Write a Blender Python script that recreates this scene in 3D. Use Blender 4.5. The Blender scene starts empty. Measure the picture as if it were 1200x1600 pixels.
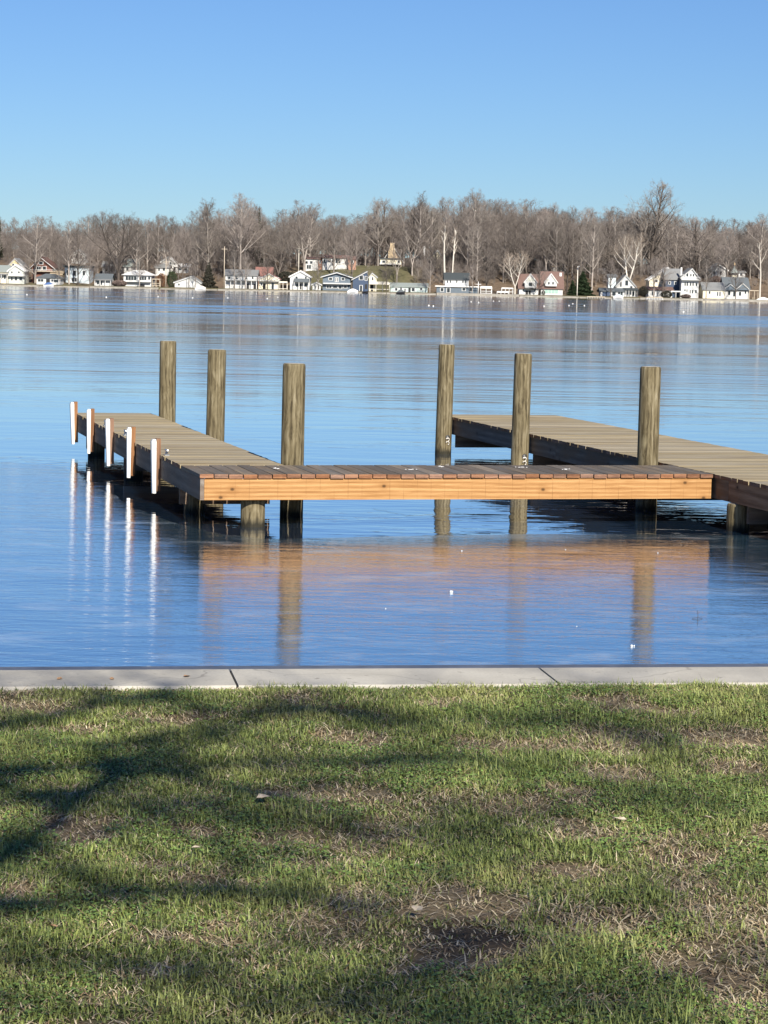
import bpy, math, random
import numpy as np
from mathutils import Vector, Matrix

SC = bpy.context.scene
COL = SC.collection
R = math.radians
rnd = random.Random(7)

# ------------------------------------------------------------------ camera
EYE = 2.43                                  # metres above the lake
PITCH = math.atan((800 - 447) * math.cos(R(1.2)) / 3556)
ROLL = R(1.2)
F_ = Vector((0, math.cos(PITCH), -math.sin(PITCH)))
_r0 = Vector((1, 0, 0)); _u0 = Vector((0, math.sin(PITCH), math.cos(PITCH)))
R_ = _r0 * math.cos(ROLL) + _u0 * math.sin(ROLL)
U_ = _u0 * math.cos(ROLL) - _r0 * math.sin(ROLL)
cam = bpy.data.cameras.new('camera')
cam.lens = 3556 / 1600 * 36.0
cam.sensor_width = 36.0
cam.clip_start = 0.2
cam.clip_end = 6000
cam_o = bpy.data.objects.new('camera', cam)
M = Matrix((( R_.x, U_.x, -F_.x, 0), (R_.y, U_.y, -F_.y, 0), (R_.z, U_.z, -F_.z, EYE), (0, 0, 0, 1)))
cam_o.matrix_world = M
COL.objects.link(cam_o)
SC.camera = cam_o

# ------------------------------------------------------------------ light
SUN_EL, SUN_ROT = R(33), R(163.5)
world = bpy.data.worlds.new('World')
SC.world = world
world.use_nodes = True
wn, wl = world.node_tree.nodes, world.node_tree.links
bg = wn['Background']
sky = wn.new('ShaderNodeTexSky')
sky.sky_type = 'NISHITA'
sky.sun_disc = False
sky.sun_elevation = SUN_EL
sky.sun_rotation = SUN_ROT
sky.altitude = 0
sky.air_density = 1.0
sky.dust_density = 0.0
sky.ozone_density = 1.0
tint = wn.new('ShaderNodeMix'); tint.data_type = 'RGBA'; tint.blend_type = 'MULTIPLY'     # the camera's cool rendering of the clear sky
tint.inputs[0].default_value = 1.0; tint.inputs[7].default_value = (0.405, 0.612, 0.99, 1)
wl.new(sky.outputs[0], tint.inputs[6])
wl.new(tint.outputs[2], bg.inputs[0])
bg.inputs[1].default_value = 0.058
sun = bpy.data.lights.new('sun', 'SUN')
sun.energy = 5.0
sun.angle = R(0.53)
sun.color = (1.0, 0.93, 0.82)
sun_o = bpy.data.objects.new('sun', sun)
SDIR = Vector((math.sin(SUN_ROT) * math.cos(SUN_EL), math.cos(SUN_ROT) * math.cos(SUN_EL), math.sin(SUN_EL)))
sun_o.rotation_euler = (-SDIR).to_track_quat('-Z', 'Y').to_euler()
COL.objects.link(sun_o)
SC.view_settings.view_transform = 'Standard'
SC.view_settings.look = 'None'
SC.view_settings.gamma = 1
SC.view_settings.use_curve_mapping = False
SC.view_settings.exposure = 0.75
SC.cycles.max_bounces = 6
SC.cycles.diffuse_bounces = 2
SC.cycles.glossy_bounces = 3

# ------------------------------------------------------------------ helpers
def ray(px, py):
    return F_ + R_ * ((px - 600) / 3556) + U_ * ((800 - py) / 3556)
def at_z(px, py, z):                        # the point of height z seen at a photo pixel
    d = ray(px, py); t = (z - EYE) / d.z
    return Vector((d.x * t, d.y * t, z))
def at_y(px, py, Y):                        # the point at distance Y seen at a photo pixel
    d = ray(px, py); t = Y / d.y
    return Vector((d.x * t, Y, EYE + d.z * t))

def tag(o, label=None, cat=None, group=None, kind=None):
    if label: o['label'] = label
    if cat: o['category'] = cat
    if group: o['group'] = group
    if kind: o['kind'] = kind
    return o
def empty(name, loc=(0, 0, 0), rz=0.0):
    o = bpy.data.objects.new(name, None); COL.objects.link(o)
    o.location = loc; o.rotation_euler = (0, 0, rz); o.empty_display_size = .2
    return o
def link(name, me, parent=None, loc=None, rot=None):
    o = bpy.data.objects.new(name, me); COL.objects.link(o)
    if parent is not None: o.parent = parent
    if loc is not None: o.location = loc
    if rot is not None: o.rotation_euler = rot
    return o

class MB:
    """collects shapes, builds ONE mesh"""
    def __init__(s): s.v, s.f, s.smooth = [], [], []
    def add(s, vs, fs, sm=False):
        n = len(s.v); s.v += [tuple(v) for v in vs]
        s.f += [tuple(i + n for i in f) for f in fs]; s.smooth += [sm] * len(fs)
        return s
    def box(s, x0, x1, y0, y1, z0, z1):
        return s.add([(x0,y0,z0),(x1,y0,z0),(x1,y1,z0),(x0,y1,z0),(x0,y0,z1),(x1,y0,z1),(x1,y1,z1),(x0,y1,z1)],
                     [(0,3,2,1),(4,5,6,7),(0,1,5,4),(1,2,6,5),(2,3,7,6),(3,0,4,7)])
    def prism(s, poly, axis, a, b):          # poly: 2-D points counter-clockwise, extruded along axis
        n = len(poly)
        def P(p, t):
            return {'y': (p[0], t, p[1]), 'x': (t, p[0], p[1]), 'z': (p[0], p[1], t)}[axis]
        vs = [P(p, a) for p in poly] + [P(p, b) for p in poly]
        fs = [tuple(range(n)), tuple(range(2*n-1, n-1, -1))]
        fs += [((i+1) % n, i, n+i, n + (i+1) % n) for i in range(n)]
        return s.add(vs, fs)
    def tube(s, pts, rad, n=8, caps=True, sm=True):
        rings = []
        for i, p in enumerate(pts):
            p = Vector(p)
            d = (Vector(pts[min(i+1, len(pts)-1)]) - Vector(pts[max(i-1, 0)])).normalized()
            a = Vector((0, 0, 1)) if abs(d.z) < .9 else Vector((1, 0, 0))
            u = d.cross(a).normalized(); w = d.cross(u)
            r = rad[i] if hasattr(rad, '__len__') else rad
            rings.append([p + (u * math.cos(2*math.pi*k/n) + w * math.sin(2*math.pi*k/n)) * r for k in range(n)])
        vs = [v for r_ in rings for v in r_]
        fs = [(i*n+k, i*n+(k+1) % n, (i+1)*n+(k+1) % n, (i+1)*n+k) for i in range(len(pts)-1) for k in range(n)]
        s.add(vs, fs, sm)
        if caps:
            m = len(s.v) - len(vs)
            s.f += [tuple(m + k for k in range(n-1, -1, -1)), tuple(m + (len(pts)-1)*n + k for k in range(n))]
            s.smooth += [False, False]
        return s
    def lathe(s, prof, n=16, c=(0, 0, 0), sm=True):
        vs = [(c[0] + r*math.cos(2*math.pi*k/n), c[1] + r*math.sin(2*math.pi*k/n), c[2] + z) for r, z in prof for k in range(n)]
        fs = [(i*n+k, i*n+(k+1) % n, (i+1)*n+(k+1) % n, (i+1)*n+k) for i in range(len(prof)-1) for k in range(n)]
        return s.add(vs, fs, sm)
    def mesh(s, name, mat):
        me = bpy.data.meshes.new(name)
        me.from_pydata(s.v, [], s.f)
        me.polygons.foreach_set('use_smooth', s.smooth)
        if mat: me.materials.append(mat)
        me.update()
        return me
    def build(s, name, mat, parent=None, loc=None, rot=None):
        return link(name, s.mesh(name, mat), parent, loc, rot)

def np_mesh(name, verts, faces, mat, smooth=False):     # faces: list of (k-gon index arrays)
    me = bpy.data.meshes.new(name)
    me.vertices.add(len(verts)); me.vertices.foreach_set('co', np.asarray(verts, dtype=np.float32).ravel())
    loops = np.concatenate([f.ravel() for f in faces]).astype(np.int32)
    tot = np.concatenate([np.full(len(f), f.shape[1], dtype=np.int32) for f in faces])
    me.loops.add(len(loops)); me.loops.foreach_set('vertex_index', loops)
    me.polygons.add(len(tot))
    me.polygons.foreach_set('loop_start', np.concatenate(([0], np.cumsum(tot)[:-1])).astype(np.int32))
    me.polygons.foreach_set('loop_total', tot)
    if smooth: me.polygons.foreach_set('use_smooth', np.ones(len(tot), dtype=bool))
    if mat: me.materials.append(mat)
    me.update(calc_edges=True)
    return me

# value noise in numpy (for the lawn's patches and the ground)
_rs = np.random.RandomState(11)
_tab = _rs.rand(256, 256)
def vnoise(x, y):
    xi = np.floor(x).astype(int); yi = np.floor(y).astype(int)
    fx = x - xi; fy = y - yi
    fx = fx*fx*(3-2*fx); fy = fy*fy*(3-2*fy)
    g = lambda i, j: _tab[i & 255, j & 255]
    return (g(xi, yi)*(1-fx) + g(xi+1, yi)*fx)*(1-fy) + (g(xi, yi+1)*(1-fx) + g(xi+1, yi+1)*fx)*fy
def fbm(x, y, o=4):
    s = 0; a = .5; t = 0
    for k in range(o):
        s = s + a*vnoise(x*2**k + 17.3*k, y*2**k + 5.1*k); t += a; a *= .55
    return s / t

# ------------------------------------------------------------------ materials
class NT:
    def __init__(s, name):
        s.m = bpy.data.materials.new(name); s.m.use_nodes = True
        s.n, s.l = s.m.node_tree.nodes, s.m.node_tree.links
        s.b = s.n['Principled BSDF']
    def node(s, t, **kw):
        n = s.n.new('ShaderNode' + t)
        for k, v in kw.items(): setattr(n, k, v)
        return n
    def set(s, sock, v):
        if hasattr(v, 'is_linked') or hasattr(v, 'links'): s.l.new(v, sock)
        else: sock.default_value = v
    def coord(s, kind='Object', scale=(1, 1, 1), rnd_off=False):
        tc = s.node('TexCoord')
        mp = s.node('Mapping'); mp.inputs['Scale'].default_value = scale
        s.l.new(tc.outputs[kind], mp.inputs[0])
        if rnd_off:
            oi = s.node('ObjectInfo')
            mu = s.node('Math', operation='MULTIPLY'); mu.inputs[1].default_value = 57.0
            s.l.new(oi.outputs['Random'], mu.inputs[0])
            cb = s.node('CombineXYZ')
            for i in range(3): s.l.new(mu.outputs[0], cb.inputs[i])
            s.l.new(cb.outputs[0], mp.inputs['Location'])
        return mp.outputs[0]
    def geo(s, scale=(1, 1, 1)):
        g = s.node('NewGeometry')
        mp = s.node('Mapping'); mp.inputs['Scale'].default_value = scale
        s.l.new(g.outputs['Position'], mp.inputs[0])
        return mp.outputs[0]
    def noise(s, vec, scale=5, detail=4, rough=.55, dist=0.0):
        n = s.node('TexNoise'); n.inputs['Scale'].default_value = scale; n.inputs['Detail'].default_value = detail
        n.inputs['Roughness'].default_value = rough; n.inputs['Distortion'].default_value = dist
        s.l.new(vec, n.inputs['Vector']); return n.outputs['Fac']
    def ramp(s, fac, stops):
        r = s.node('ValToRGB'); s.l.new(fac, r.inputs[0])
        e = r.color_ramp.elements
        while len(e) < len(stops): e.new(.5)
        for el, (p, c) in zip(e, stops):
            el.position = p; el.color = (*c, 1) if not isinstance(c, (int, float)) else (c, c, c, 1)
        return r.outputs[0]
    def mix(s, fac, a, b, mode='MIX'):
        n = s.node('Mix', data_type='RGBA', blend_type=mode)
        s.set(n.inputs[0], fac)
        for sock, v in ((n.inputs[6], a), (n.inputs[7], b)):
            if isinstance(v, tuple): sock.default_value = (*v[:3], 1)
            else: s.l.new(v, sock)
        return n.outputs[2]
    def math(s, op, a, b=0.0, clamp=False):
        n = s.node('Math', operation=op, use_clamp=clamp)
        s.set(n.inputs[0], a); s.set(n.inputs[1], b); return n.outputs[0]
    def mrange(s, v, a, b, c=0.0, d=1.0):
        n = s.node('MapRange'); s.l.new(v, n.inputs[0])
        for i, x in zip((1, 2, 3, 4), (a, b, c, d)): n.inputs[i].default_value = x
        return n.outputs[0]
    def bump(s, h, strength=.3, dist=.01, normal=None):
        n = s.node('Bump'); s.set(n.inputs['Strength'], strength); n.inputs['Distance'].default_value = dist
        s.l.new(h, n.inputs['Height'])
        if normal is not None: s.l.new(normal, n.inputs['Normal'])
        return n.outputs[0]
    def done(s, color=None, rough=None, normal=None, spec=None, metal=None):
        b = s.b
        if color is not None:
            if isinstance(color, tuple): b.inputs['Base Color'].default_value = (*color[:3], 1)
            else: s.l.new(color, b.inputs['Base Color'])
        if rough is not None: s.set(b.inputs['Roughness'], rough)
        if normal is not None: s.l.new(normal, b.inputs['Normal'])
        if spec is not None: b.inputs['Specular IOR Level'].default_value = spec
        if metal is not None: b.inputs['Metallic'].default_value = metal
        return s.m

def plain(name, c, rough=.7, var=.12, scale=.6, spec=.3, metal=0):      # painted or plain surface with slight wear
    t = NT(name)
    n = t.noise(t.coord('Object', (1, 1, 1), True), scale*4, 5, .65)
    lo = tuple(x*(1-var) for x in c); hi = tuple(min(1, x*(1+var)) for x in c)
    return t.done(t.ramp(n, [(.3, lo), (.7, hi)]), rough, spec=spec, metal=metal)

def wood(name, dark, mid, light, grain=(1.2, 22, 22), knots=0.0, rough=.75, vary=.25, streaks=None, patch=None, checks=0.0):
    """sawn board, grain along local X"""
    t = NT(name)
    co = t.coord('Object', grain, True)
    n1 = t.noise(co, 1.6, 6, .62, .5)
    n2 = t.noise(t.coord('Object', (grain[0]*3, grain[1]*4, grain[2]*4), True), 1.0, 3, .6)
    w = t.node('TexWave', wave_type='BANDS', bands_direction='Z')
    w.inputs['Scale'].default_value = .34; w.inputs['Distortion'].default_value = 6.0
    w.inputs['Detail'].default_value = 2.5; w.inputs['Detail Scale'].default_value = .55
    t.l.new(t.coord('Object', (grain[0]*.9, grain[1]*.5, grain[2]*.62), True), w.inputs['Vector'])
    g = t.math('ADD', t.math('MULTIPLY', n1, .6), t.math('ADD', t.math('MULTIPLY', n2, .22), t.math('MULTIPLY', w.outputs['Fac'], .18)))
    c = t.ramp(g, [(.33, dark), (.5, mid), (.68, light)])
    if knots:
        v = t.node('TexVoronoi', feature='F1'); v.inputs['Scale'].default_value = knots
        v.voronoi_dimensions = '2D'; v.inputs['Randomness'].default_value = 1.0
        sp = t.node('SeparateXYZ'); t.l.new(t.coord('Object', (1.9, 1.0, 2.6)), sp.inputs[0])
        cbn = t.node('CombineXYZ'); t.l.new(sp.outputs[0], cbn.inputs[0]); t.l.new(sp.outputs[2], cbn.inputs[1])
        t.l.new(cbn.outputs[0], v.inputs['Vector'])
        k = t.mrange(v.outputs['Distance'], .02, .055, .9, 0.0)
        k2 = t.mrange(v.outputs['Distance'], .05, .16, .5, 0.0)
        c = t.mix(k2, c, dark)
        c = t.mix(k, c, tuple(x*.25 for x in dark))
    if patch:
        p = t.mrange(t.noise(t.coord('Object', (.9, 3, 3), True), 1.3, 4, .6), .42, .66, 0.0, 1.0)
        c = t.mix(p, c, patch)
    if streaks:
        tc = t.coord('Object', (1, 1, 1)); sx = t.node('SeparateXYZ'); t.l.new(tc, sx.inputs[0])
        fr = t.math('FRACT', t.math('DIVIDE', t.math('ADD', sx.outputs[0], 20*streaks), streaks))
        d = t.math('ABSOLUTE', t.math('SUBTRACT', fr, .5))
        mk = t.mrange(d, .0, .035, 1.0, 0.0)
        mk = t.math('MULTIPLY', mk, t.mrange(t.noise(t.coord('Object', (3, 1, 1.5)), 2.0, 3), .4, .65, 0.0, .6))
        c = t.mix(mk, c, tuple(x*.5 for x in dark))
    oi = t.node('ObjectInfo')
    hv = t.node('HueSaturation'); t.l.new(c, hv.inputs['Color'])
    t.l.new(t.mrange(oi.outputs['Random'], 0, 1, 1-vary, 1+vary), hv.inputs['Value'])
    t.l.new(t.mrange(t.math('FRACT', t.math('MULTIPLY', oi.outputs['Random'], 7.31)), 0, 1, .8, 1.12), hv.inputs['Saturation'])
    nb = t.bump(t.math('ADD', n1, n2), .45, .004)
    return t.done(hv.outputs[0], rough, nb, .25)

MT = {}
MT['deck'] = wood('weathered_deck_wood', (.18, .137, .078), (.265, .212, .124), (.37, .305, .19), vary=.14, patch=(.295, .252, .168))
MT['walk'] = wood('grey_walkway_wood', (.090, .070, .048), (.150, .118, .085), (.225, .185, .135), vary=.22, patch=(.115, .104, .09))
MT['endgrain'] = wood('sawn_plank_end_wood', (.13, .065, .038), (.20, .098, .055), (.28, .15, .085), grain=(8, 8, 30), vary=.25)
MT['fascia'] = wood('new_pine_board', (.245, .122, .046), (.345, .190, .080), (.44, .268, .125), grain=(1.6, 20, 34), knots=1.0, vary=.02, streaks=.1445)
MT['side'] = wood('side_board_wood', (.09, .072, .056), (.15, .122, .098), (.22, .185, .15), grain=(1.1, 16, 16), knots=1.0, vary=.15, patch=(.17, .11, .07))
MT['side_warm'] = wood('newer_bounce_lit_side_wood', (.13, .07, .04), (.23, .135, .078), (.32, .20, .12), grain=(1.1, 16, 16), knots=1.0, vary=.1)  # warmer copy of the side wood, bounced light put into its colour
MT['post'] = wood('fender_post_wood', (.15, .075, .036), (.22, .11, .055), (.28, .155, .08), grain=(20, 20, 1.2), vary=.1)

def piling_mat():
    t = NT('pressure_treated_piling')
    co = t.coord('Object', (13, 13, 2.2), True)
    n1 = t.noise(co, 1.3, 6, .65, .9)
    n2 = t.noise(t.coord('Object', (60, 60, 5), True), 1.0, 3, .6)
    w = t.node('TexWave', wave_type='BANDS', bands_direction='X')
    w.inputs['Scale'].default_value = .5; w.inputs['Distortion'].default_value = 7; w.inputs['Detail'].default_value = 2
    w.inputs['Detail Scale'].default_value = .7
    t.l.new(t.coord('Object', (14, 14, 1.9), True), w.inputs['Vector'])
    g = t.math('ADD', t.math('MULTIPLY', n1, .66), t.math('ADD', t.math('MULTIPLY', n2, .26), t.math('MULTIPLY', w.outputs['Fac'], .08)))
    c = t.ramp(g, [(.36, (.042, .033, .018)), (.45, (.100, .080, .044)), (.53, (.155, .128, .074)), (.68, (.26, .225, .15))])
    v = t.node('TexVoronoi'); v.inputs['Scale'].default_value = 1.0
    t.l.new(t.coord('Object', (5, 5, 2.6), True), v.inputs['Vector'])
    c = t.mix(t.mrange(v.outputs['Distance'], .08, .24, .5, 0.0), c, (.25, .215, .13))
    sx = t.node('SeparateXYZ'); t.l.new(t.geo(), sx.inputs[0])
    wet = t.mrange(t.math('ADD', sx.outputs[2], t.math('MULTIPLY', t.math('SUBTRACT', n1, .5), .14)), .03, .10, 1.0, 0.0)
    c = t.mix(t.math('MULTIPLY', wet, .9), c, (.016, .016, .012))
    return t.done(c, .8, t.bump(g, .8, .006), .2)
MT['piling'] = piling_mat()
t = NT('piling_top_wood')
MT['cap'] = t.done(t.ramp(t.noise(t.coord('Object', (9, 9, 9), True), 2, 5, .7), [(.35, (.30, .26, .19)), (.65, (.58, .54, .46))]), .8)
def vinyl():
    t = NT('white_vinyl')
    n = t.noise(t.coord('Object', (9, 9, 2.5), True), 2.5, 5, .7)
    c = t.mix(t.mrange(n, .54, .70, 0, .6), (.74, .735, .71), (.36, .34, .30))
    return t.done(c, .4, spec=.5)
MT['vinyl'] = vinyl()
MT['steel'] = plain('galvanised_steel', (.42, .43, .44), .35, .25, 6, .5, .8)
MT['steelpale'] = plain('worn_zinc', (.52, .49, .44), .5, .35, 14, .5)
MT['iron'] = plain('dark_cleat_iron', (.05, .05, .05), .45, .3, 8, .5)
MT['whiteplastic'] = plain('white_plastic', (.74, .73, .70), .4, .06, 4)

def concrete():
    t = NT('seawall_concrete')
    a = t.noise(t.geo(), 2.2, 6, .6); b = t.noise(t.geo(), 90, 3, .6); d = t.noise(t.geo((1, 3, 1)), .9, 3)
    c = t.ramp(a, [(.3, (.36, .34, .29)), (.55, (.47, .445, .38)), (.75, (.53, .505, .435))])
    c = t.mix(t.mrange(b, .3, .7, .0, .35), c, (.30, .285, .255))
    c = t.mix(t.mrange(d, .55, .75, 0, .35), c, (.24, .22, .18))
    vc = t.node('TexVoronoi', feature='DISTANCE_TO_EDGE'); vc.inputs['Scale'].default_value = .32
    nz = t.node('TexNoise'); nz.inputs['Scale'].default_value = 3; t.l.new(t.geo(), nz.inputs['Vector'])
    ad = t.node('VectorMath', operation='MULTIPLY_ADD'); t.l.new(nz.outputs['Color'], ad.inputs[0]); ad.inputs[1].default_value = (.5, .5, .5); t.l.new(t.geo(), ad.inputs[2])
    t.l.new(ad.outputs[0], vc.inputs['Vector'])
    c = t.mix(t.mrange(vc.outputs['Distance'], .0006, .0022, .5, 0), c, (.16, .15, .13))
    sp_ = t.noise(t.geo(), 26, 2, .5); c = t.mix(t.mrange(sp_, .68, .74, 0, .55), c, (.17, .155, .125))
    return t.done(c, .85, t.bump(b, .35, .003), .2)
MT['concrete'] = concrete()
MT['wallcap'] = plain('sheet_piling_steel', (.13, .14, .165), .5, .25, 3, .4, .3)

def water():
    t = NT('lake_water')
    g = t.geo()
    sx = t.node('SeparateXYZ'); t.l.new(g, sx.inputs[0]); Y = sx.outputs[1]
    # wind-ruffled streaks between panes of thin ice far out: only the surface's finish differs
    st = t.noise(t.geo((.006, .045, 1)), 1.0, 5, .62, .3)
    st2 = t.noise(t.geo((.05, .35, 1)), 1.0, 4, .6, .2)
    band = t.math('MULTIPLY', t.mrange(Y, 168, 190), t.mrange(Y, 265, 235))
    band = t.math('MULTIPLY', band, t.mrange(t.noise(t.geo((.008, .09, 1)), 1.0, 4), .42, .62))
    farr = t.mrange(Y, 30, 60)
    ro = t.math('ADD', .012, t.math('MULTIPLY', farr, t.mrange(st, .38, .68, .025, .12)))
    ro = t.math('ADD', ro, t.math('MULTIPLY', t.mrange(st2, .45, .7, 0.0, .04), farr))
    ro = t.math('ADD', ro, t.math('MULTIPLY', band, .11))
    rip = t.noise(t.geo((1.3, 3.2, 1)), 1.5, 3, .5, .4)
    rip2 = t.noise(t.geo((.35, 1.1, 1)), 1.0, 3, .5, .2)
    # ripple strength: livelier round the dock, patchy
    near = t.mrange(Y, 36, 22, .0, 1.0)
    patch = t.mrange(t.noise(t.geo((.35, .5, 1)), .9, 3), .42, .62, .15, 1.0)
    h = t.math('ADD', t.math('MULTIPLY', rip, t.math('MULTIPLY', t.math('ADD', .25, t.math('MULTIPLY', near, .75)), patch)), t.math('MULTIPLY', rip2, .7))
    n = t.bump(h, t.mrange(Y, 30, 140, .34, .10), .035)
    sw1 = t.noise(t.geo((.045, .55, 1)), 1.0, 4, .6, .15); sw2 = t.noise(t.geo((.012, .16, 1)), 1.0, 4, .6, .15)
    n = t.bump(t.math('ADD', sw1, t.math('MULTIPLY', sw2, 2.0)), t.mrange(Y, 32, 60, .0, .42), .045, n)
    t.b.inputs['Coat Weight'].default_value = 1.0; t.b.inputs['Coat IOR'].default_value = 1.6
    t.b.inputs['Coat Roughness'].default_value = .03
    t.l.new(n, t.b.inputs['Coat Normal']); t.l.new(ro, t.b.inputs['Coat Roughness'])
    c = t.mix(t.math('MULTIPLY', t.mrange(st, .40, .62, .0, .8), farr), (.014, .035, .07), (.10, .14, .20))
    t.b.inputs['IOR'].default_value = 1.6
    t.b.inputs['Specular Tint'].default_value = (1, 1, 1, 1)
    return t.done(c, ro, n, .5)
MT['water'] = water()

def ice():
    t = NT('thin_lake_ice')
    a = t.noise(t.geo((.8, 2.6, 1)), 2.1, 5, .6, .5)
    b = t.noise(t.geo((.35, .9, 1)), 1.3, 4, .55, .6)
    d = t.noise(t.geo((3, 9, 1)), 3.0, 3, .6)
    g = t.noise(t.geo((.22, .8, 1)), 1.0, 3, .5, .3)
    wn_ = t.noise(t.geo((.9, 1.5, 1)), 1.5, 4, .6, .4)
    white = t.mrange(wn_, .54, .68, 0.0, .6)
    # frosted rim beside the open water, measured in the dock's own direction
    sp = t.node('SeparateXYZ'); t.l.new(t.geo(), sp.inputs[0])
    yy = t.math('ADD', t.math('MULTIPLY', t.math('SUBTRACT', sp.outputs[0], ORG.x), E2.x), t.math('MULTIPLY', t.math('SUBTRACT', sp.outputs[1], ORG.y), E2.y))
    xx = t.math('ADD', t.math('MULTIPLY', t.math('SUBTRACT', sp.outputs[0], ORG.x), E1.x), t.math('MULTIPLY', t.math('SUBTRACT', sp.outputs[1], ORG.y), E1.y))
    rim = t.math('MULTIPLY', t.mrange(t.math('ADD', yy, t.math('MULTIPLY', t.math('SUBTRACT', b, .5), 1.1)), -1.55, -1.0, 0.0, .55), t.math('MULTIPLY', t.mrange(xx, .7, 1.3), t.mrange(xx, 4.4, 3.4)))
    white = t.math('MAXIMUM', white, rim)
    c = t.mix(t.mrange(b, .35, .7, 0.0, .7), (.022, .060, .10), (.050, .105, .155))
    c = t.mix(white, c, (.36, .43, .49))
    h = t.math('ADD', t.math('MULTIPLY', a, .8), t.math('ADD', t.math('MULTIPLY', b, .9), t.math('ADD', t.math('MULTIPLY', d, .24), t.math('MULTIPLY', g, 1.2))))
    n = t.bump(h, .125, .05)
    ro = t.math('ADD', t.mrange(b, .3, .7, .02, .11), t.math('MULTIPLY', white, .15))
    t.b.inputs['IOR'].default_value = 2.5
    t.l.new(t.math('SUBTRACT', 1.0, t.math('MULTIPLY', white, .55)), t.b.inputs['Coat Weight'])
    t.b.inputs['Coat IOR'].default_value = 1.7
    t.l.new(t.math('MULTIPLY', ro, .6), t.b.inputs['Coat Roughness'])
    t.l.new(n, t.b.inputs['Coat Normal'])
    return t.done(c, ro, n, .5)

def attr_mat(name, rough=.75, trans=False):
    t = NT(name)
    a = t.node('Attribute'); a.attribute_name = 'col'
    c = a.outputs['Color']
    if name == 'lawn_soil':
        c = t.mix(t.mrange(t.noise(t.geo(), 45, 5, .7), .3, .75, .0, .6), c, (.045, .032, .02), 'MIX')
        return t.done(c, .95, t.bump(t.noise(t.geo(), 60, 5, .7), .8, .01), .1)
    return t.done(c, rough, spec=.35)
MT['soil_shade'] = attr_mat('lawn_soil')
MT['blade'] = attr_mat('grass_blade', .55)

def far_ground():
    t = NT('wooded_ground')
    a = t.noise(t.geo(), .05, 6, .6); b = t.noise(t.geo(), .6, 4, .6)
    at = t.node('Attribute'); at.attribute_name = 'green'
    c = t.ramp(b, [(.3, (.09, .065, .045)), (.6, (.16, .12, .085)), (.8, (.20, .16, .11))])
    gr = t.ramp(b, [(.3, (.085, .08, .042)), (.7, (.14, .13, .072))])
    c = t.mix(t.math('MULTIPLY', at.outputs['Fac'], t.mrange(a, .3, .5, .5, 1.0)), c, gr)
    return t.done(c, .95, spec=.1)
MT['farground'] = far_ground()

def bark(name, lo, hi, sc=1.0):
    t = NT(name)
    oi = t.node('ObjectInfo')
    n = t.noise(t.geo((1, 1, .35)), sc, 3, .6)
    c = t.ramp(n, [(.3, lo), (.7, hi)])
    hv = t.node('HueSaturation'); t.l.new(c, hv.inputs['Color'])
    t.l.new(t.mrange(oi.outputs['Random'], 0, 1, .6, 1.3), hv.inputs['Value'])
    return t.done(hv.outputs[0], .9, spec=.1)
MT['bark_grey'] = bark('grey_bark', (.20, .175, .155), (.36, .32, .285))
MT['bark_dark'] = bark('dark_bark', (.075, .062, .054), (.14, .12, .105))
MT['bark_pale'] = bark('pale_sycamore_bark', (.48, .44, .38), (.70, .66, .58), .5)
MT['twig_brown'] = bark('brown_twigs', (.165, .142, .127), (.275, .238, .212))
MT['twig_grey'] = bark('grey_twigs', (.165, .148, .13), (.275, .243, .215))
MT['twig_tan'] = bark('tan_twigs', (.26, .21, .165), (.38, .32, .26))
MT['needle'] = bark('conifer_needles', (.018, .032, .016), (.05, .072, .036))
MT['bush_rust'] = bark('rusty_shrub', (.14, .075, .045), (.27, .15, .09))
MT['bush_dark'] = bark('dark_shrub', (.026, .027, .02), (.055, .052, .04))
MT['bush_brown'] = bark('brown_shrub', (.10, .075, .065), (.17, .13, .115))

PAL = dict(white=(.56, .56, .54), cream=(.72, .66, .50), yellow=(.70, .60, .36), sage=(.50, .52, .47), maroon=(.17, .075, .055),
           slate=(.115, .145, .175), navy=(.05, .075, .125), teal=(.42, .50, .48), ltblue=(.50, .57, .60), brick=(.36, .20, .14),
           stone=(.52, .40, .25), tan=(.55, .42, .28), greyw=(.48, .48, .47), tanwood=(.50, .36, .20))
for k_, c_ in PAL.items(): MT['w_' + k_] = plain(k_ + '_siding', c_, .7, .07, .5)
RPAL = dict(grey=(.20, .205, .205), dark=(.055, .065, .068), green=(.24, .27, .255), brown=(.15, .095, .08), white=(.68, .67, .64), tan=(.42, .33, .22),
            maroon=(.13, .07, .055), red=(.24, .12, .10), slate=(.105, .12, .13))
for k_, c_ in RPAL.items(): MT['r_' + k_] = plain(k_ + '_shingles', c_, .85, .16, 1.2)
MT['glass'] = plain('window_glass', (.03, .035, .04), .08, .2, 1, .6)
MT['trim'] = plain('white_trim', (.60, .60, .585), .6, .05)
MT['greenglass'] = plain('green_tinted_glass', (.30, .44, .38), .2, .15, 1, .6)
MT['shade'] = plain('dark_opening', (.03, .03, .032), .8, .2)
MT['canvas'] = plain('pale_canvas', (.62, .58, .50), .8, .08)
MT['blue_tarp'] = plain('blue_canvas', (.06, .12, .28), .7, .1)
MT['pole_wood'] = plain('pole_timber', (.42, .36, .28), .85, .12)

SHORE = 714.0
def sstep(a, b, x):
    t = np.clip((x - a) / (b - a), 0, 1); return t*t*(3-2*t)
# ------------------------------------------------------------------ water, ice
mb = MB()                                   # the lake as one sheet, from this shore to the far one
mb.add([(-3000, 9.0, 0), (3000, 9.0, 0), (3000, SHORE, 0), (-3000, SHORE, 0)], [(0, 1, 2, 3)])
tag(mb.build('lake_water', MT['water']), kind='structure')

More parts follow.
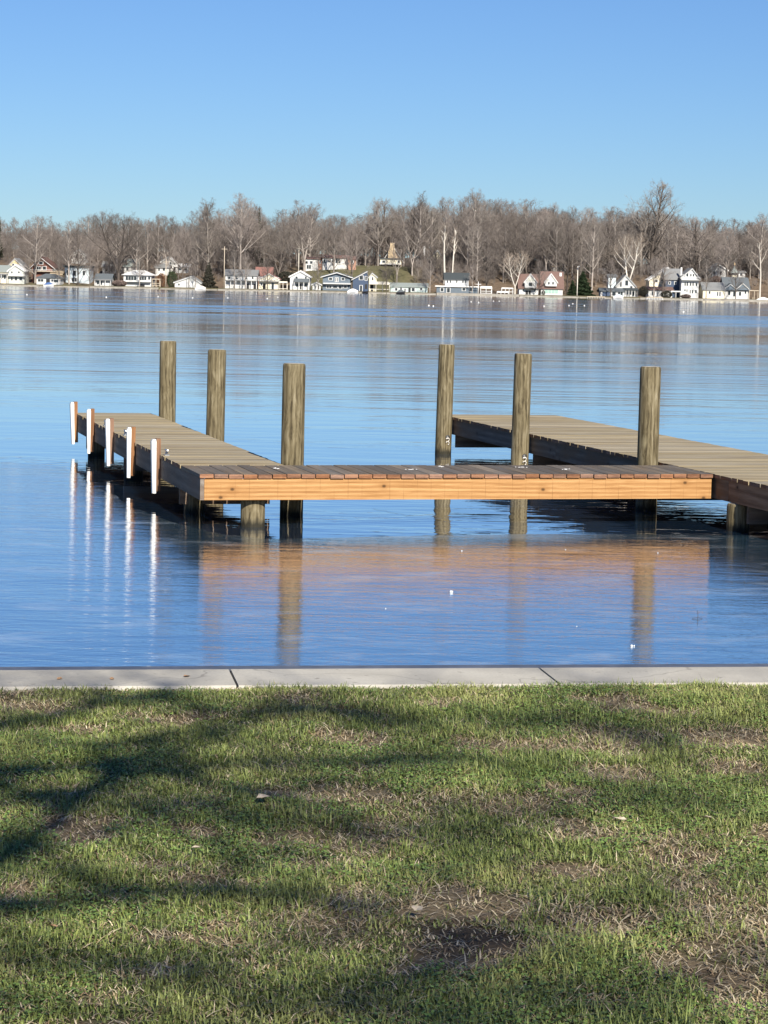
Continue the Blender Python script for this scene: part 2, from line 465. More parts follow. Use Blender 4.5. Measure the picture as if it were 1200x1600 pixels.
# dock frame: x across, y away from the shore, turned 14.6 degrees
TH = R(14.6)
ORG = at_z(313, 741, EYE - 1.89); ORG.z = 0
E1 = Vector((math.cos(TH), math.sin(TH), 0)); E2 = Vector((-math.sin(TH), math.cos(TH), 0))
def D(x, y, z=0.0): return ORG + E1*x + E2*y + Vector((0, 0, z))

MT['ice'] = ice()
edge_k = [(60, -3.0), (24, -1.8), (9, -1.25), (6, -1.07), (4.4, -.86), (3.2, -.74), (2.6, -.80), (1.9, -.84), (1.2, -.93), (.5, -1.01), (.1, -.55),
          (-.2, .6), (-.40, 2.33), (-.36, 3.6), (-.50, 5.0), (-.42, 6.4), (-.50, 7.42), (-1.23, 8.2), (-3, 8.6), (-8, 9.4), (-60, 12)]
edge = []
er = random.Random(3)
for (a, b), (c, d) in zip(edge_k[:-1], edge_k[1:]):
    n = max(2, int(math.hypot(c-a, d-b)/.12)) if abs(a) < 10 else 6
    for i in range(n):
        u = i/n; j = .018 if abs(a) < 10 else .1
        edge.append((a+(c-a)*u + er.uniform(-j, j), b+(d-b)*u + er.uniform(-j, j)))
# seawall line (its water side) seen at (0,1041) and (1200,1036); lawn 1.6 m below the eye
LAWN = EYE - 1.6
WA, WB = at_z(0, 1040.5, LAWN), at_z(1200, 1035.5, LAWN)
WD = (WB - WA); WD.z = 0; WD.normalize(); WN = Vector((-WD.y, WD.x, 0))       # WN points to the lake
def S(a, b, z=0.0): return Vector((WA.x, WA.y, 0)) + WD*a + WN*b + Vector((0, 0, z))
poly = [D(x, y) for x, y in edge] + [S(-60, -.05), S(62, -.05)]
mb = MB()
n = len(poly)
mb.add([(p.x, p.y, .006) for p in poly] + [(p.x, p.y, -.01) for p in poly],
       [tuple(range(n))] + [((i+1) % n, i, n+i, n+(i+1) % n) for i in range(n)])
ice_o = mb.build('ice_sheet', MT['ice'])
if ice_o.data.polygons[0].normal.z < 0: ice_o.data.flip_normals()
tag(ice_o, kind='structure')

# dark ring cracks in the ice near the edge of the open water
def crack(pts):
    mb = MB()
    for (a, b) in zip(pts[:-1], pts[1:]):
        pa, pb = at_z(*a, .011), at_z(*b, .011)
        w = Vector((0, .008, 0))
        mb.add([pa-w, pb-w, pb+w, pa+w], [(0, 1, 2, 3)])
    return mb

ck = crack([(583, 793), (592, 796), (603, 797), (612, 800), (626, 801), (634, 804), (648, 804)])
for v_i, v_ in enumerate(ck.v): ck.v[v_i] = (v_[0], v_[1], .004)
MT['crackdark'] = plain('dark_crack', (.01, .014, .02), .3, .1)
tag(ck.build('ice_crack', MT['crackdark']), kind='structure')
# ------------------------------------------------------------------ seawall
sw = empty('seawall', S(0, 0, 0)); sw.rotation_euler.z = math.atan2(WD.y, WD.x)
tag(sw, 'low concrete seawall with a dark steel water edge along the lawn', 'seawall')
j1 = (at_z(358, 1044, LAWN) - S(0, 0, LAWN)).dot(WD); j2 = (at_z(839, 1041, LAWN) - S(0, 0, LAWN)).dot(WD)
L_ = j2 - j1
ww = .50
for k in range(-14, 16):
    a = j1 + k*L_; g = .005
    mb = MB()
    r_ = .012
    prof = [(-ww, -1.2), (-.092, -1.2), (-.092, LAWN-r_), (-.092-r_, LAWN), (-ww+r_, LAWN), (-ww, LAWN-r_)]
    mb.prism(prof, 'x', a+g, a+L_-g)
    mb.build('slab', MT['concrete'], sw)
mb = MB(); mb.box(j1-14*L_, j1+16*L_, -.090, .0, -1.5, LAWN-.004)
mb.box(j1-14*L_, j1+16*L_, .001, .03, -1.5, LAWN-.16)
mb.build('steel_edge', MT['wallcap'], sw)

# ------------------------------------------------------------------ the dock
DECK = .54
PITCH_B = .1445
def plank_mesh(name, L, W, T, mat, endmat=None):
    b = .004
    mb = MB()
    prof = [(-W/2+b, 0), (W/2-b, 0), (W/2, b), (W/2, T-b), (W/2-b, T), (-W/2+b, T), (-W/2, T-b), (-W/2, b)]
    mb.prism(prof, 'x', -L/2, L/2)
    me = mb.mesh(name, mat)
    if endmat:
        me.materials.append(endmat)
        me.polygons[0].material_index = 1; me.polygons[1].material_index = 1
    return me
def board(name, parent, x0, x1, y0, y1, z0, z1, mat, along='x'):
    """a board in dock coordinates; its own mesh runs along local X"""
    cx, cy, cz = (x0+x1)/2, (y0+y1)/2, (z0+z1)/2
    if along == 'x': L, W, H, rz = x1-x0, y1-y0, z1-z0, 0
    else: L, W, H, rz = y1-y0, x1-x0, z1-z0, math.pi/2
    mb = MB(); mb.box(-L/2, L/2, -W/2, W/2, -H/2, H/2)
    return mb.build(name, mat, parent, (cx, cy, cz), (0, 0, rz))

def deck_thing(name, label, cat):
    o = empty(name, ORG, TH); tag(o, label, cat, 'sections of the timber dock'); return o
left = deck_thing('pier', 'left timber pier with tan planks and five white fenders down its side', 'pier')
walk = deck_thing('walkway', 'front timber walkway with grey planks and orange pine face board', 'walkway')
right = deck_thing('pier', 'right timber pier with tan planks and dark side boards', 'pier')

def lay(parent, n, y0, x0, x1, seed, mat='deck'):       # boards running across x
    r = random.Random(seed)
    me = [plank_mesh('plank', x1-x0, PITCH_B-.004, .038, MT[mat], MT['endgrain']) for _ in range(1)][0]
    for i in range(n):
        o = link('plank', me, parent, ((x0+x1)/2 + r.uniform(-.006, .006), y0 + (i+.5)*PITCH_B, DECK-.038 + r.uniform(-.002, .0015)),
                 (r.uniform(-.006, .006), r.uniform(-.0015, .0015), r.uniform(-.002, .002) + (math.pi if r.random() < .5 else 0)))
nl = int(round((10.32-1.125)/PITCH_B))
lay(left, nl, 1.125, -.012, 1.085, 1)
lay(right, 155, 1.12 - 90*PITCH_B, 5.455, 7.27, 2)
# the walkway's boards run away from the viewer
me = plank_mesh('plank', 1.14, PITCH_B-.007, .040, MT['walk'], MT['endgrain'])
r = random.Random(5)
nw = 37; pw = (5.44+.012)/nw
for i in range(nw):
    link('plank', me, walk, (-.012 + (i+.5)*pw, .55 + r.uniform(-.004, .006), DECK-.040 + r.uniform(-.001, .0015)),
         (r.uniform(-.002, .002), r.uniform(-.004, .004), math.pi/2 + (math.pi if r.random() < .5 else 0)))
FZ0, FZ1 = DECK-.258, DECK-.046
board('face_board', walk, .042, 5.43, 0, .04, FZ0, FZ1, MT['fascia'])
board('rear_board', walk, 1.09, 5.43, 1.065, 1.105, FZ0, FZ1-.0, MT['side'])
for x in (.7, 1.4, 2.1, 2.8, 3.5, 4.2, 4.9): board('joist', walk, x, x+.04, .043, 1.062, FZ0+.02, FZ1-.002, MT['side'], 'y')
# left pier frame
board('side_board', left, 0.0, .04, 0.0, 4.9, FZ0, DECK-.0405, MT['side'], 'y')
board('side_board', left, 0.0, .04, 4.905, 10.28, FZ0, DECK-.0405, MT['side'], 'y')
board('side_board', left, 1.03, 1.07, 1.11, 10.28, FZ0, DECK-.0405, MT['side'], 'y')
board('end_board', left, 0.0, 1.07, 10.283, 10.32, FZ0, FZ1, MT['side'])
board('joist', left, .5, .54, 1.11, 10.28, FZ0, FZ1-.002, MT['side'], 'y')
for y in (1.52, 5.72, 9.45): board('cross_beam', left, .05, 1.02, y, y+.045, FZ0-.19, FZ0-.002, MT['side'])
# right pier frame
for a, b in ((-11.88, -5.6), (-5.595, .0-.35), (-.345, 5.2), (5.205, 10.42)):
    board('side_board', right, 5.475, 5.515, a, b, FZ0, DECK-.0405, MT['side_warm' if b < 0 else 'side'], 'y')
board('side_board', right, 7.21, 7.25, -11.88, 10.42, FZ0, FZ1, MT['side'], 'y')
board('end_board', right, 5.475, 7.25, 10.423, 10.46, FZ0, FZ1, MT['side'])
for x in (6.0, 6.6): board('joist', right, x, x+.04, -11.88, 10.42, FZ0, FZ1-.002, MT['side'], 'y')
for y in (-.78, 1.75, 6.2, 9.85): board('cross_beam', right, 5.52, 7.20, y, y+.045, FZ0-.19, FZ0-.002, MT['side'])

# fenders: wooden posts faced with white bumpers, bolted to the left pier
pm = MB(); pm.box(-.001, .045, -.045, .045, -.40, .175)
post_me = pm.mesh('fender_post', MT['post'])
bm_ = MB()
prof = [(-.056, -.026), (-.046, -.040), (-.002, -.040), (-.002, .040), (-.046, .040), (-.056, .026)]
bm_.prism(prof, 'z', -.425, .15)
# tapered foot and rounded head of the bumper
vv = []
for (x, y, z) in bm_.v:
    if z < 0: x *= .72; y *= .9
    vv.append((x, y, z))
bm_.v = vv
bm_.prism([(-.045, -.036), (-.004, -.036), (-.004, .036), (-.045, .036)], 'z', .1505, .168)
bump_me = bm_.mesh('bumper_strip', MT['vinyl'])
for i, y in enumerate((2.55, 4.45, 6.33, 8.23, 10.11)):
    p = link('fender_post', post_me, left, (-.048, y, DECK + (.0, .006, -.008, .004, -.005)[i]), (0, (.0, .018, -.012, .010, -.02)[i], (.05, -.04, .03, -.05, .06)[i]))
    link('bumper_strip', bump_me, p, (-.001, 0, 0))
dm = MB()
rq = random.Random(8)
for (dx_, dy_, s_) in ((0, 0, .03), (.05, .02, .018), (-.05, .03, .012), (.09, -.01, .01)):
    dm.lathe([(s_, 0), (s_*.8, .0025), (0, .004)], 9, (dx_, dy_, 0))
dme = dm.mesh('bird_dropping', MT['whiteplastic'])
for a_, b_, r_ in ((2.30, .55, .3), (2.75, .92, 1.7), (3.62, .85, 3.1), (4.02, .6, 4.0), (.9, .7, 5)):
    link('bird_dropping', dme, walk, (a_, b_, DECK+.0016), (0, 0, r_)).scale = (.8, .8, 1)
# cleats on the left edge
cm = MB()
cm.box(-.025, .025, -.05, .05, 0, .012)
cm.tube([(0, -.025, .01), (0, -.025, .045)], .011, 8); cm.tube([(0, .025, .01), (0, .025, .045)], .011, 8)
cm.tube([(0, -.085, .062), (0, -.05, .052), (0, .05, .052), (0, .085, .062)], [.008, .013, .013, .008], 8)
cl_me = cm.mesh('cleat', MT['steel'])
for y in (2.40, 5.59, 7.44): link('cleat', cl_me, left, (.045, y, DECK+.001))

def piling_mesh(h0, h1, r, seed, capmat=True):
    rr = random.Random(seed); n = 28
    mb = MB()
    zs = [h0, -.02, .03, .35, .7, 1.05, 1.35, h1-.03, h1-.008, h1]
    zs = [z for z in zs if h0 <= z <= h1]
    zs = sorted(set(zs))
    ph = [rr.uniform(0, 6.28) for _ in range(4)]
    prof = []
    vs = []
    for z in zs:
        base = r*(1.035 - .045*(z-h0)/(h1-h0))
        if z >= h1-.001: base -= .014
        elif z > h1-.02: base -= .004
        for k in range(n):
            a = 2*math.pi*k/n
            q = base*(1 + .014*math.sin(2*a+ph[0]) + .009*math.sin(5*a+ph[1]+z*1.2) + .005*math.sin(9*a+ph[2]+z*2))
            vs.append((q*math.cos(a), q*math.sin(a), z))
    m = len(zs)
    fs = [(i*n+k, i*n+(k+1) % n, (i+1)*n+(k+1) % n, (i+1)*n+k) for i in range(m-1) for k in range(n)]
    mb.add(vs, fs, True)
    return mb, n, m
def piling(x, y, top, label, seed, r=.118, name='piling', group='timber pilings of the dock', ring=False, lean=(0, 0)):
    base = D(x, y, 0)
    th = empty(name, base, TH); tag(th, label, 'piling', group)
    th.rotation_euler = (lean[0], lean[1], TH)
    mb, n, m = piling_mesh(-1.2, top, r, seed)
    sh = mb.build('shaft', MT['piling'], th)
    c = MB(); c.add([(v[0], v[1], v[2]+.0015) for v in mb.v[-n:]], [tuple(range(n))])
    c.build('cut_top', MT['cap'], th)
    if ring:
        g = MB()
        for dz in (.0, .052):
            pts = [(.024*math.cos(a), 0, dz + .024*math.sin(a)) for a in [R(d) for d in range(-80, 181, 26)]]
            g.tube(pts, .0075, 6, True)
        g.tube([(0, .02, .055), (0, -.005, .075)], .009, 8)
        g.build('mooring_hook', MT['steelpale'], th, (.028, -r-.006, .165))
        k = MB(); k.lathe([(0.0, 0), (.034, 0), (.034, .006), (.0, .006)], 14)
        k.build('hook_plate', MT['iron'], th, (.028, -r+.002, .25), (R(90), 0, 0))
    return th
piling(1.205, 1.28, 1.60, 'piling at the inside corner of left pier and walkway', 21, .120, lean=(0, .004))
piling(1.205, 5.86, 1.60, 'middle piling of three on the left pier, grey top', 22, .116, lean=(0, .008))
piling(1.205, 9.62, 1.60, 'farthest piling of the left pier with bright white top', 23, .118)
piling(5.33, 1.60, 1.60, 'piling behind the walkway where it meets right pier', 24, .118)
piling(5.33, 6.22, 1.59, 'middle piling of three beside right pier, hook at its foot', 25, .114, ring=True, lean=(0, .008))
piling(5.33, 9.86, 1.60, 'farthest piling of right pier, standing in open water with white hook', 26, .119, ring=True, lean=(0, .012))
piling(.575, .20, FZ0-.005, 'short sunlit piling under the front of the walkway', 27, .124)
piling(.22, 1.60, FZ0-.004, 'short dark piling under the left pier nearest its front corner', 28, .112)
piling(.20, 5.95, FZ0-.004, 'short dark piling under the middle of left pier', 29, .118)
piling(.20, 9.55, FZ0-.004, 'short dark piling under the far end of left pier', 30, .118)
piling(5.52, -.52, FZ0-.004, 'short dark piling under the right pier at the frame edge', 31, .120)
for yy, sd, wh in ((6.3, 32, 'middle'), (9.9, 33, 'far end'), (1.75, 34, 'near part')):
    piling(7.0, yy, FZ0-.004, 'short dark piling under the outer side of right pier, ' + wh, sd, .115, group='pilings hidden under the right pier')

# bits lying on the ice
def chunk(px, py, s, label, tall=1.0, seed=0):
    s *= .62; p = at_z(px, py, .006); rr = random.Random(seed)
    mb = MB()
    for k in range(3):
        c = Vector((rr.uniform(-.5, .5)*s, rr.uniform(-.3, .3)*s, 0)); q = s*rr.uniform(.35, .6)
        pr = [(0, q*1.2*tall)] + [(q*f, z*q*tall) for f, z in ((.55, 1.0), (.95, .55), (1.0, .1), (.8, 0))]
        n0 = len(mb.v)
        mb.lathe(pr[::-1], 7, c)
        for i in range(n0, len(mb.v)):
            v = mb.v[i]; mb.v[i] = (v[0]*rr.uniform(.85, 1.15), v[1]*rr.uniform(.85, 1.15), v[2]*rr.uniform(.85, 1.1))
    o = mb.build('ice_chunk', MT['icechunk'], None, p); tag(o, label, 'ice chunk', 'ice chunks on the frozen lake')
MT['icechunk'] = plain('broken_ice', (.50, .54, .58), .25, .1, 6, .5)
chunk(706, 926, .035, 'small white ice chunk in front of the walkway centre, largest one', 1.3, 1)
chunk(989, 1010, .030, 'small white ice chunk near seawall below the right piling reflection', 1.2, 2)
chunk(722, 861, .020, 'tiny ice chunk near the ice edge under the walkway middle', 1, 3)
chunk(884, 859, .014, 'tiny ice chunk near the ice edge right of centre', 1, 4)
chunk(1028, 864, .014, 'tiny ice chunk near the ice edge below the right end of walkway', 1, 5)
chunk(901, 979, .014, 'tiny ice chunk on blue ice left of the right piling reflection', 1, 6)
chunk(603, 951, .012, 'tiny ice chunk on blue ice at the middle of the frame', 1, 7)
tw = MB(); tw.tube([(0, 0, 0), (.005, .01, .04), (-.004, .012, .09)], .003, 5); tw.tube([(-.07, .0, .006), (0, 0, .012), (.06, .01, .006)], .003, 5)
tw.v = [(v[0]*.6, v[1]*.6, v[2]*.7) for v in tw.v]
tag(tw.build('twig', MT['bark_dark'], None, at_z(1090, 967, .006)), 'dark twig frozen upright in the ice at right', 'twig')

# ------------------------------------------------------------------ far shore: houses
def X_(px, py, Y): return at_y(px, py, Y).x
def Z_(px, py, Y): return at_y(px, py, Y).z
def slab(mb, p0, p1, y0, y1, t):            # roof slab between two (x,z) points, thickness t downward
    mb.prism([(p0[0], p0[1]-t), (p1[0], p1[1]-t), p1, p0] if p1[0] > p0[0] else [(p1[0], p1[1]-t), (p0[0], p0[1]-t), p0, p1], 'y', y0, y1)
def house(label, Y, x0, x1, yb, ye, yp, wall, roof, kind='front', depth=9.0, wins=(), doors=(), name='house', cat='house',
          chim=(), yaw=0.0, porch=None, balcony=None, px_peak=None, group='houses along the far shore', glass='glass', over=.45, wing=None):
    """x0..x1, base, eave and peak given as photo pixels of its lake front at distance Y"""
    xc = (x0+x1)/2
    ax, bx = X_(x0, yb, Y), X_(x1, yb, Y); cx = (ax+bx)/2; W = bx-ax
    zb, ze, zp = Z_(xc, yb, Y), Z_(xc, ye, Y), Z_(xc, yp, Y)
    zlow = min(zb-.1, gh(cx, Y)-.6, gh(cx, Y+depth)-.2 if kind != 'x' else zb)
    zlow = max(zlow, zb-6)
    if name == 'dormer': zlow = zb-.05
    th = empty(name, (cx, Y, zb), yaw); tag(th, label, cat, group)
    h = W/2; e = ze-zb; p = zp-zb; lo = zlow-zb
    kx = 0 if px_peak is None else X_(px_peak, yb, Y)-cx
    w = MB()
    if kind == 'front':
        w.prism([(-h, lo), (h, lo), (h, e), (kx, p), (-h, e)], 'y', 0, depth)
    elif kind == 'side':
        w.prism([(0, lo), (depth, lo), (depth, e), (depth/2, p), (0, e)], 'x', -h, h)
        w.f = [f[::-1] for f in w.f]
    else:
        w.box(-h, h, 0, depth, lo, e)
    w.build('wall', MT['w_' + wall], th)
    t_ = .22; o = over
    rf = MB()
    if kind == 'front':
        sl = (p-e)/max(.1, kx+h); sr = (p-e)/max(.1, h-kx)
        slab(rf, (-h-o, e-sl*o+t_), (kx, p+t_), -o, depth+o, t_)
        slab(rf, (kx+.001, p+t_), (h+o, e-sr*o+t_), -o, depth+o, t_)
    elif kind == 'side':
        s_ = (p-e)/(depth/2)
        for (a, b) in (((-o, e-s_*o), (depth/2, p)), ((depth/2+.001, p), (depth+o, e-s_*o))):
            q = [(a[0], a[1]), (b[0], b[1]), (b[0], b[1]+t_), (a[0], a[1]+t_)]
            rf.prism(q, 'x', -h-o, h+o); 
    elif kind == 'hip':
        hh = max(.0, h-(p-e)*1.6); d2 = depth/2
        A_ = [(-h-o, -o, e), (h+o, -o, e), (h+o, depth+o, e), (-h-o, depth+o, e), (-hh, d2, p), (hh, d2, p)]
        rf.add(A_, [(0, 1, 5, 4), (1, 2, 5), (2, 3, 4, 5), (3, 0, 4), (3, 2, 1, 0)])
    elif kind == 'flat':
        rf.box(-h-o, h+o, -o, depth+o, e, e+max(.2, p-e))
    rfo = rf.build('roof', MT['r_' + roof], th)
    if kind == 'front' and wall != 'stone':      # white barge boards under the front roof edge
        bb = MB()
        slab(bb, (-h-o, e-sl*o-.02), (kx-.001, p-.02), -o-.04, -o+.05, .22)
        slab(bb, (kx+.001, p-.02), (h+o, e-sr*o-.02), -o-.04, -o+.05, .22)
        bb.build('barge_board', MT['trim'], th)
    for c in chim:                           # (px0, px1, ytop, material)
        a, b = X_(c[0], yb, Y)-cx, X_(c[1], yb, Y)-cx
        cm_ = MB(); cm_.box(a, b, depth*.35, depth*.35+max(.7, b-a), e-.5, Z_(c[0], c[2], Y)-zb)
        cm_.build('chimney', MT[c[3]], rfo)
    for i, q in enumerate(wins):
        a, b = X_(q[0], yb, Y)-cx, X_(q[2], yb, Y)-cx
        c_, d_ = Z_((q[0]+q[2])/2, q[3], Y)-zb, Z_((q[0]+q[2])/2, q[1], Y)-zb
        fm = MB(); fm.box(a-.12, b+.12, -.05, .1, c_-.12, d_+.12)
        fo = fm.build('window', MT['trim'], th)
        pm_ = MB()
        nn = max(1, int(round((b-a)/.95)))
        ww_ = (b-a)/nn
        for k in range(nn): pm_.box(a+k*ww_+.05, a+(k+1)*ww_-.05, -.075, -.052, c_, d_)
        pm_.build('pane', MT[glass], fo)
    for q in doors:
        a, b = X_(q[0], yb, Y)-cx, X_(q[2], yb, Y)-cx
        c_, d_ = Z_((q[0]+q[2])/2, q[3], Y)-zb, Z_((q[0]+q[2])/2, q[1], Y)-zb
        fm = MB(); fm.box(a, b, -.06, .1, c_, d_); fm.build('door', MT['shade'] if len(q) < 5 else MT[q[4]], th)
    if porch:                                # (px0, px1, yroof_top, yroof_bottom, ybase, roofmat, n posts, out)
        a, b = X_(porch[0], yb, Y)-cx, X_(porch[1], yb, Y)-cx
        pz1, pz0, pzb = [Z_((porch[0]+porch[1])/2, q, Y)-zb for q in porch[2:5]]
        out = porch[7]
        pr_ = MB(); pr_.prism([(-out, pz0), (-.01, pz0), (-.01, pz1), (-out, pz0+.18)], 'x', a, b)
        pr_.f = [f[::-1] for f in pr_.f]
        po = pr_.build('porch_roof', MT[porch[5]], th)
        for k in range(porch[6]):
            xk = a+.15+(b-a-.3)*k/max(1, porch[6]-1)
            q = MB(); q.box(xk-.09, xk+.09, -out+.1, -out+.28, pzb-.5, pz0-.01); q.build('porch_post', MT['trim'], th)
    if balcony:                              # (px0, px1, ytop, ybottom)
        a, b = X_(balcony[0], yb, Y)-cx, X_(balcony[1], yb, Y)-cx
        z1, z0 = Z_((balcony[0]+balcony[1])/2, balcony[2], Y)-zb, Z_((balcony[0]+balcony[1])/2, balcony[3], Y)-zb
        q = MB(); q.box(a, b, -1.4, -.01, z0, z0+.2); 
        ba = q.build('balcony', MT['trim'] if len(balcony) < 5 else MT[balcony[4]], th)
        q = MB(); q.box(a, b, -1.4, -1.33, z1-.08, z1); n_ = max(2, int((b-a)/.35))
        for k in range(n_+1): q.box(a+(b-a)*k/n_-.03, a+(b-a)*k/n_+.03, -1.39, -1.34, z0+.2, z1-.08)
        q.build('railing', MT['trim'], ba)
    return th

S0 = SHORE + 3
SPECS = []
def H(*a, **k): SPECS.append((a, k))
H('cream cottage cut by the left edge of the frame', S0+4, -16, 12, 441, 424, 415, 'cream', 'green', 'side', wins=[(1, 430, 4, 436), (6, 430, 9, 436)], porch=(-16, 13, 427, 429, 441, 'r_grey', 4, 1.5))
H('pale yellow gabled house behind the sage gabled cottage', S0+22, 12, 37, 437, 416, 404, 'yellow', 'grey', wins=[(19, 412, 22, 416)], px_peak=23)
H('sage grey gabled cottage with white porch at far left shore', S0+4, 13, 38, 442, 423, 414, 'sage', 'white', px_peak=24, wins=[(17, 424, 20, 427), (28, 424, 31, 427), (17, 433, 20, 438), (23, 433, 27, 438), (30, 433, 35, 438)], balcony=(14, 40, 429, 431.5))
H('large maroon barn-like house with steep dark gable', S0+14, 50, 82, 440, 416, 402, 'maroon', 'maroon', px_peak=64, over=.9, depth=12,
  wins=[(57, 416.5, 64, 422), (66.5, 416.5, 72, 422), (61, 409, 67, 413)], balcony=(42, 89, 421, 424.5, 'pole_wood'))
H('low white cottage with slate hip roof in front of the maroon house', S0+2.5, 57, 94, 446, 434.5, 427.5, 'white', 'slate', 'hip', depth=8, wins=[(59, 436, 68, 440), (84, 437, 91, 441), (80, 436.5, 83, 440)], doors=[(72, 436, 78, 446)])
H('small tan shed beside the low white cottage', S0+12, 80, 96, 436, 429, 424, 'tanwood', 'tan', 'side', depth=6, wins=[(84, 430, 88, 433)], name='shed', cat='shed')
H('white upper house half hidden by trees above the light blue house', S0+62, 112, 133, 410, 398, 390, 'white', 'grey', px_peak=122, wins=[(118, 399, 122, 404), (125, 399, 129, 404)])
H('light blue house with dark flat roof among bare trees', S0+16, 101, 140, 441, 418, 415, 'ltblue', 'dark', 'flat', wins=[(104, 422, 109, 430), (114, 423, 119, 431), (129, 423, 133, 430), (112, 434, 120, 440)])
H('small white cottage with slate roof left of the big oak', S0+3, 149, 173, 448, 437, 428.5, 'white', 'slate', 'side', depth=8, wins=[(151, 439, 155, 444), (157, 439, 160, 445), (163, 439, 167, 442)], porch=(148, 174, 436, 438, 448, 'r_grey', 4, 1.2))
H('distant white house showing between trunks left of the big oak', S0+48, 160, 190, 428, 417, 409, 'white', 'grey', 'side', wins=[(164, 419, 168, 424), (172, 419, 176, 424), (181, 419, 185, 424)])
H('white house with white hip roof and long band of porch windows', S0+3, 193, 236, 450, 430, 422, 'white', 'white', 'hip', depth=11, over=.8,
  wins=[(196, 431.5, 213, 438), (217, 432, 229, 437.5), (231, 432, 235, 437)], doors=[(217, 444, 226, 449)], balcony=(195, 236, 438, 440.5))
H('grey roofed house directly above the white hip-roofed house', S0+38, 194, 213, 428, 416, 405, 'white', 'green', 'side', wins=[(197, 418, 201, 423)])
H('white gabled house on the rise with tall white chimney', S0+46, 252, 272, 419, 409, 401.5, 'white', 'white', px_peak=263, wins=[(260, 409.5, 262.5, 412.5), (265, 409.5, 268, 412.5)], chim=[(249.5, 252, 399, 'trim')])
H('white lower wing with grey roof under the gabled house', S0+40, 243, 264, 427, 418, 413.5, 'white', 'grey', 'side', depth=6, wins=[(247, 419, 250, 423), (254, 419, 258, 423)])
H('low white bungalow on the rise partly behind poles', S0+44, 274, 296, 424, 417, 412.5, 'greyw', 'white', 'side', wins=[(278, 419, 284, 422), (288, 419, 292, 422)])
H('wide low white boathouse with shallow gable', S0+3, 273, 313, 451, 441, 431.5, 'white', 'grey', px_peak=299, doors=[(293, 443, 300, 450, 'trim')], wins=[(278, 443, 281, 446)], name='boathouse', cat='boathouse')
H('long white two-storey house with grey roof and dark porch band', S0+4, 352, 401, 453, 430, 422, 'white', 'grey', 'side', depth=9,
  porch=(352, 402, 437.8, 439, 452, 'r_grey', 7, 1.8), wins=[(356, 432, 360, 436), (367, 432, 371, 436), (382, 432, 386, 436), (393, 432, 396, 436)], doors=[(384, 443, 389, 451), (396, 444, 400, 452)])
H('cream house with small central gable and white balcony', S0+4, 404, 436, 454, 436, 427, 'cream', 'red', px_peak=420, balcony=(404, 436, 433, 439.5),
  wins=[(407, 442, 410, 446), (424, 442, 428, 452)], doors=[(410.5, 443, 415, 453)], over=.3)
H('reddish roofed house standing behind the cream house', S0+22, 400, 424, 446, 430, 418, 'brick', 'red', 'side', wins=[(403, 433, 407, 437)])
H('narrow white gabled house with grey porch gable', S0+4, 453, 484, 455, 432, 423.5, 'white', 'white', px_peak=469, depth=11, wins=[(461, 432, 465, 436), (476, 432, 479, 437), (462, 443, 467, 448), (475, 443, 480, 448)], doors=[(468.5, 443, 471, 452)], porch=(459, 483, 435, 441, 455, 'r_slate', 4, 1.8))
H('small grey shed between the narrow white and blue-grey houses', S0+3, 488, 501, 454, 444, 441, 'greyw', 'grey', depth=4, wins=[(491, 446, 493.5, 452), (496, 446, 499, 452)], name='shed', cat='shed')
H('long white and brick ranch house on the green slope', S0+42, 475, 497, 420.5, 404.5, 402, 'white', 'brown', 'side', depth=7, wins=[(477, 408, 481, 412), (484, 408, 488, 412), (479, 414, 486, 420)])
H('brick middle wing of the ranch house on the slope', S0+43, 497.5, 503, 417.5, 403.5, 401, 'brick', 'brown', 'side', depth=6, wins=[(499, 407, 501, 411)])
H('white ranch wing with wide windows on the green slope', S0+42, 504, 542, 416.5, 403, 399, 'white', 'brown', 'side', depth=8, wins=[(505, 405, 509, 411), (512, 405, 517, 410), (524, 404, 532, 411)], doors=[(519, 405, 522, 415)])
H('small brick outbuilding beside the white ranch wing', S0+40, 544, 556, 415, 405, 401, 'brick', 'brown', 'side', depth=5, wins=[(548, 407, 552, 411)], name='shed', cat='shed')
H('blue-grey two-storey house with wide low gable and white trim', S0+4, 504, 547, 456, 432, 425.5, 'slate', 'slate', px_peak=526, depth=11, over=.9,
  wins=[(513.5, 434, 519, 437.5), (523.5, 434, 525.3, 440), (526.3, 434, 528, 440), (533, 434, 538, 437.5), (510, 446, 518, 450), (520, 446, 527, 450), (529, 446, 534, 451), (537, 446, 542, 450)], balcony=(505, 548, 442, 444))
H('dark navy house with steep single-pitch roof and white trim', S0+4, 551, 575, 457, 436, 423.5, 'navy', 'slate', px_peak=573.5, depth=12, wins=[(561, 431, 567, 437), (570, 432, 573, 438), (562, 446, 566, 455)], doors=[(570, 444, 573.5, 455)])
H('cream narrow gabled house next to the navy house', S0+5, 576.5, 588, 457, 432, 426.5, 'cream', 'grey', px_peak=581, depth=9, wins=[(580.5, 433, 583, 438)], doors=[(579, 445, 583, 455)])
H('stone chalet on the hill with a tall tan chimney tower', S0+56, 600, 627, 416, 404, 383.5, 'tan', 'dark', px_peak=613, depth=9, over=.8, wins=[(618.5, 405, 621, 409)])
H('low cream base of the hilltop chalet with a long railing', S0+53, 594, 626.5, 416, 405, 403.5, 'cream', 'dark', 'flat', depth=3, wins=[(597, 407, 602, 411), (621, 407, 625, 411)], doors=[(594.5, 413.4, 626, 419, 'shade')], balcony=(593, 627, 411, 413.3))
H('long low teal cottage with grey-green roof on the waterline', S0+4, 610, 668, 458, 448.5, 443, 'teal', 'green', 'side', depth=7, wins=[(617, 450, 621, 454), (625, 449.5, 628, 454), (631.5, 451, 634, 457), (643, 450, 648, 455), (656, 450, 660, 453)], doors=[(638, 449.5, 641.5, 457)], over=.3)
